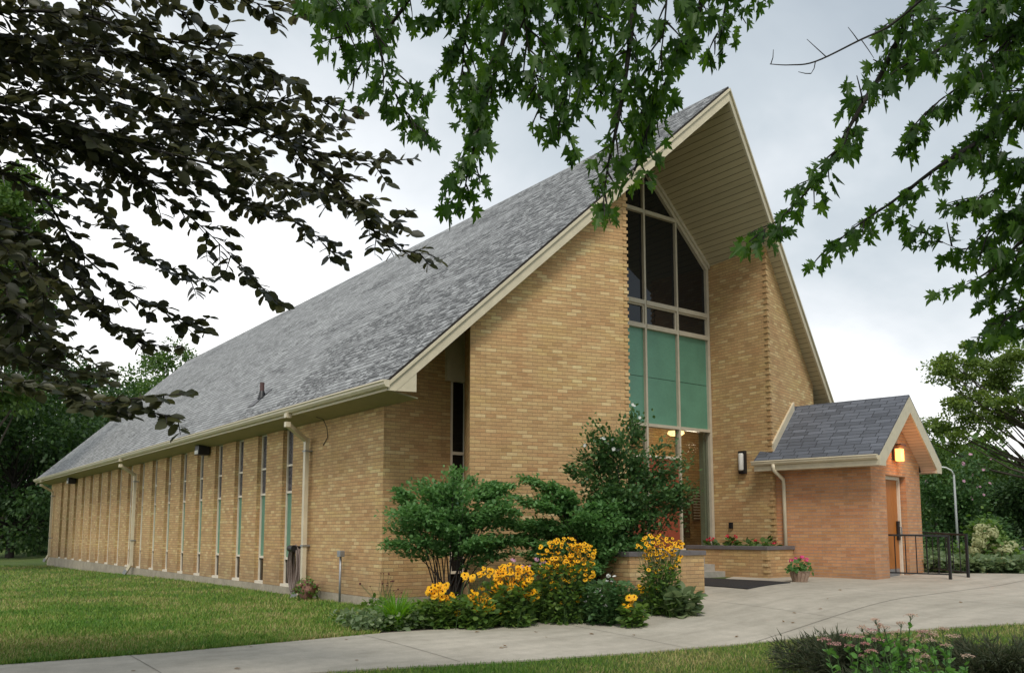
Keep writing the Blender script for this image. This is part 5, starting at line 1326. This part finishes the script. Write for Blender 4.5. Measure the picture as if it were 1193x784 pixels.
sedum(ground_at(1045, D0), [at(x, y, D0+random.uniform(-.2, .2)) for x, y in hp], 'clump of tall sedum with dusty pink flower heads between the junipers', 1, 's')
hp = [(1105,768),(1127,764),(1084,746),(1098,733),(1110,741),(1067,770),(1088,740),(1102,752),(1064,758),(1078,765)]
sedum(ground_at(1095, 5.8), [at(x, y, 5.8+random.uniform(-.15, .15)) for x, y in hp], 'smaller sedum with cream-pink flower heads at the right of the clump', 2, 's')
hp = [(1000,742),(1008,750),(990,752),(1015,758),(1075,736),(972,750),(960,745),(985,740),(1015,734),(1022,745),(1004,764)]
sedum(ground_at(1000, 6.1), [at(x, y, 6.1+random.uniform(-.1, .1)) for x, y in hp], 'low sedum with pinkish heads at the left, half hidden by juniper', 3, 's2')

# ------------------------------------------------------------------ street lamp far right
lb = base_at(1108.5, 28.5); s = 28.5/F
sl_ = empty('street_lamp', lb, 'pale curved street lamp rising behind the shrubs right of the porch', 'street lamp')
ht = (619.5-545)*s+1.2-lb.z
b = MB(); b.tube([lb-Z*.2, lb+Z*(ht-.25)], [.04, .03], 10); b.build('pole', paint('pale_pole', (.36,.38,.37), .5), sl_, smooth=True)
b = MB(); top = lb+Z*(ht-.25); b.tube([top, top+Z*.15-RT*.08, top+Z*.24-RT*.25, top+Z*.26-RT*.5], .028, 8); b.build('arm', paint('pale_arm', (.6,.62,.6), .5), sl_, smooth=True)
b = MB(); e = top+Z*.25-RT*.6; b.tube([e-RT*.22, e-RT*.15, e+RT*.05, e+RT*.12], [.03, .08, .08, .05], 10); b.build('lamp_head', M['white'], sl_, smooth=True)

# ------------------------------------------------------------------ grass blades
def scatter(name, n, fx, label, hmin, hmax, wmul=1.):
    rs = np.random.RandomState(hash(name) % 1000 if False else len(name)); pts = []
    for i in range(n):
        q = fx(rs)
        if q is not None: pts.append((q[0], q[1], G(q[0], q[1])))
    pts = np.array(pts); m = len(pts); d = np.linalg.norm(pts[:, :2], axis=1)
    sc = rs.uniform(hmin, hmax, m)*(1+np.maximum(0, d-12)*.015)
    t = BLADE[0]; tv = [(x*3.2*wmul, y, z) for x, y, z in t]
    o = leaves(name, pts, nrm(rs.normal(0, .38, (m, 3))*[1, 1, 0]+[0, 0, 1.]), nrm(rs.normal(0, 1, (m, 3))*[1, 1, .2]), sc, (tv, BLADE[1]), L['grass'], None, (0, 0, 0), kind='stuff'); o['label'] = label; return o
def lawn_pt(rs):
    py = 659+(782-659)*rs.uniform(0, 1)**1.25; px = rs.uniform(-40, 470); q = gp(px, py)
    if q.x > 7.72 and q.y > 14.2: return None
    if q.y < path_u(q.x)+.04 or q.y > 60: return None
    if BEDL.x-.05 < q.x < 12 and q.y < bed_u(q.x): return None
    return q
def grass_mat():
    m, nt, bs, out = new_mat('grass_blades'); co = objco(nt); geo = N(nt, 'ShaderNodeNewGeometry')
    a = noise(nt, .45, 4, co, .6); b = noise(nt, 2.2, 3, co)
    f = math_(nt, 'ADD', math_(nt, 'ADD', math_(nt, 'MULTIPLY', a, .9), math_(nt, 'MULTIPLY', b, .35)), math_(nt, 'MULTIPLY', geo.outputs['Random Per Island'], .35))
    nt.links.new(ramp(nt, f, [(.55, (.065,.165,.016)), (.74, (.12,.24,.025)), (.88, (.23,.29,.055)), (.98, (.40,.34,.14))]), bs.inputs['Base Color']); bs.inputs['Roughness'].default_value = .6
    bs.inputs['Specular IOR Level'].default_value = .3; return m
L['grass'] = grass_mat()
scatter('lawn_grass', 150000, lawn_pt, 'mown green lawn grass beside the nave', .03, .065)
def fg_pt(rs):
    q = gp(rs.uniform(380, 1230), rs.uniform(722, 815))
    if q.y > path_l(q.x)-.03: return None
    return q
scatter('foreground_grass', 70000, fg_pt, 'green grass strip in front of the path', .03, .06, .8)
# tufts along the path edge
def edge_pt(rs):
    x = rs.uniform(-6, BEDL.x); return (x, path_u(x)+rs.uniform(-.015, .08))
scatter('edge_grass', 9000, edge_pt, 'longer grass growing along the path edge', .05, .09, .7)

# a few fallen leaves on the concrete
fm = bpy.data.meshes.new('fallen_leaf'); fm.from_pydata([(x*.075, y*.075, abs(z)*.075+.004) for x, y, z in OVAL[0]], [], OVAL[1]); fm.materials.append(petal('dry_leaf', (.14,.07,.025), (.24,.15,.05)))
rl = random.Random(17)
for i in range(34):
    x = rl.uniform(-2.5, 15.5); a, b = path_l(x)+.1, min(path_u(x), 11.5)-.1; y = a+(b-a)*rl.random()**1.0
    o = bpy.data.objects.new('fallen_leaf', fm); COL.objects.link(o); o.location = (x, y, G(x, y)+.022); o.rotation_euler = (rl.gauss(0, .15), rl.gauss(0, .15), rl.uniform(0, 6.28)); k = rl.uniform(.6, 1.2); o.scale = (k, k, k)
    tag(o, 'small dry brown leaf fallen on the concrete path', 'leaf', 'fallen leaves on the concrete path')
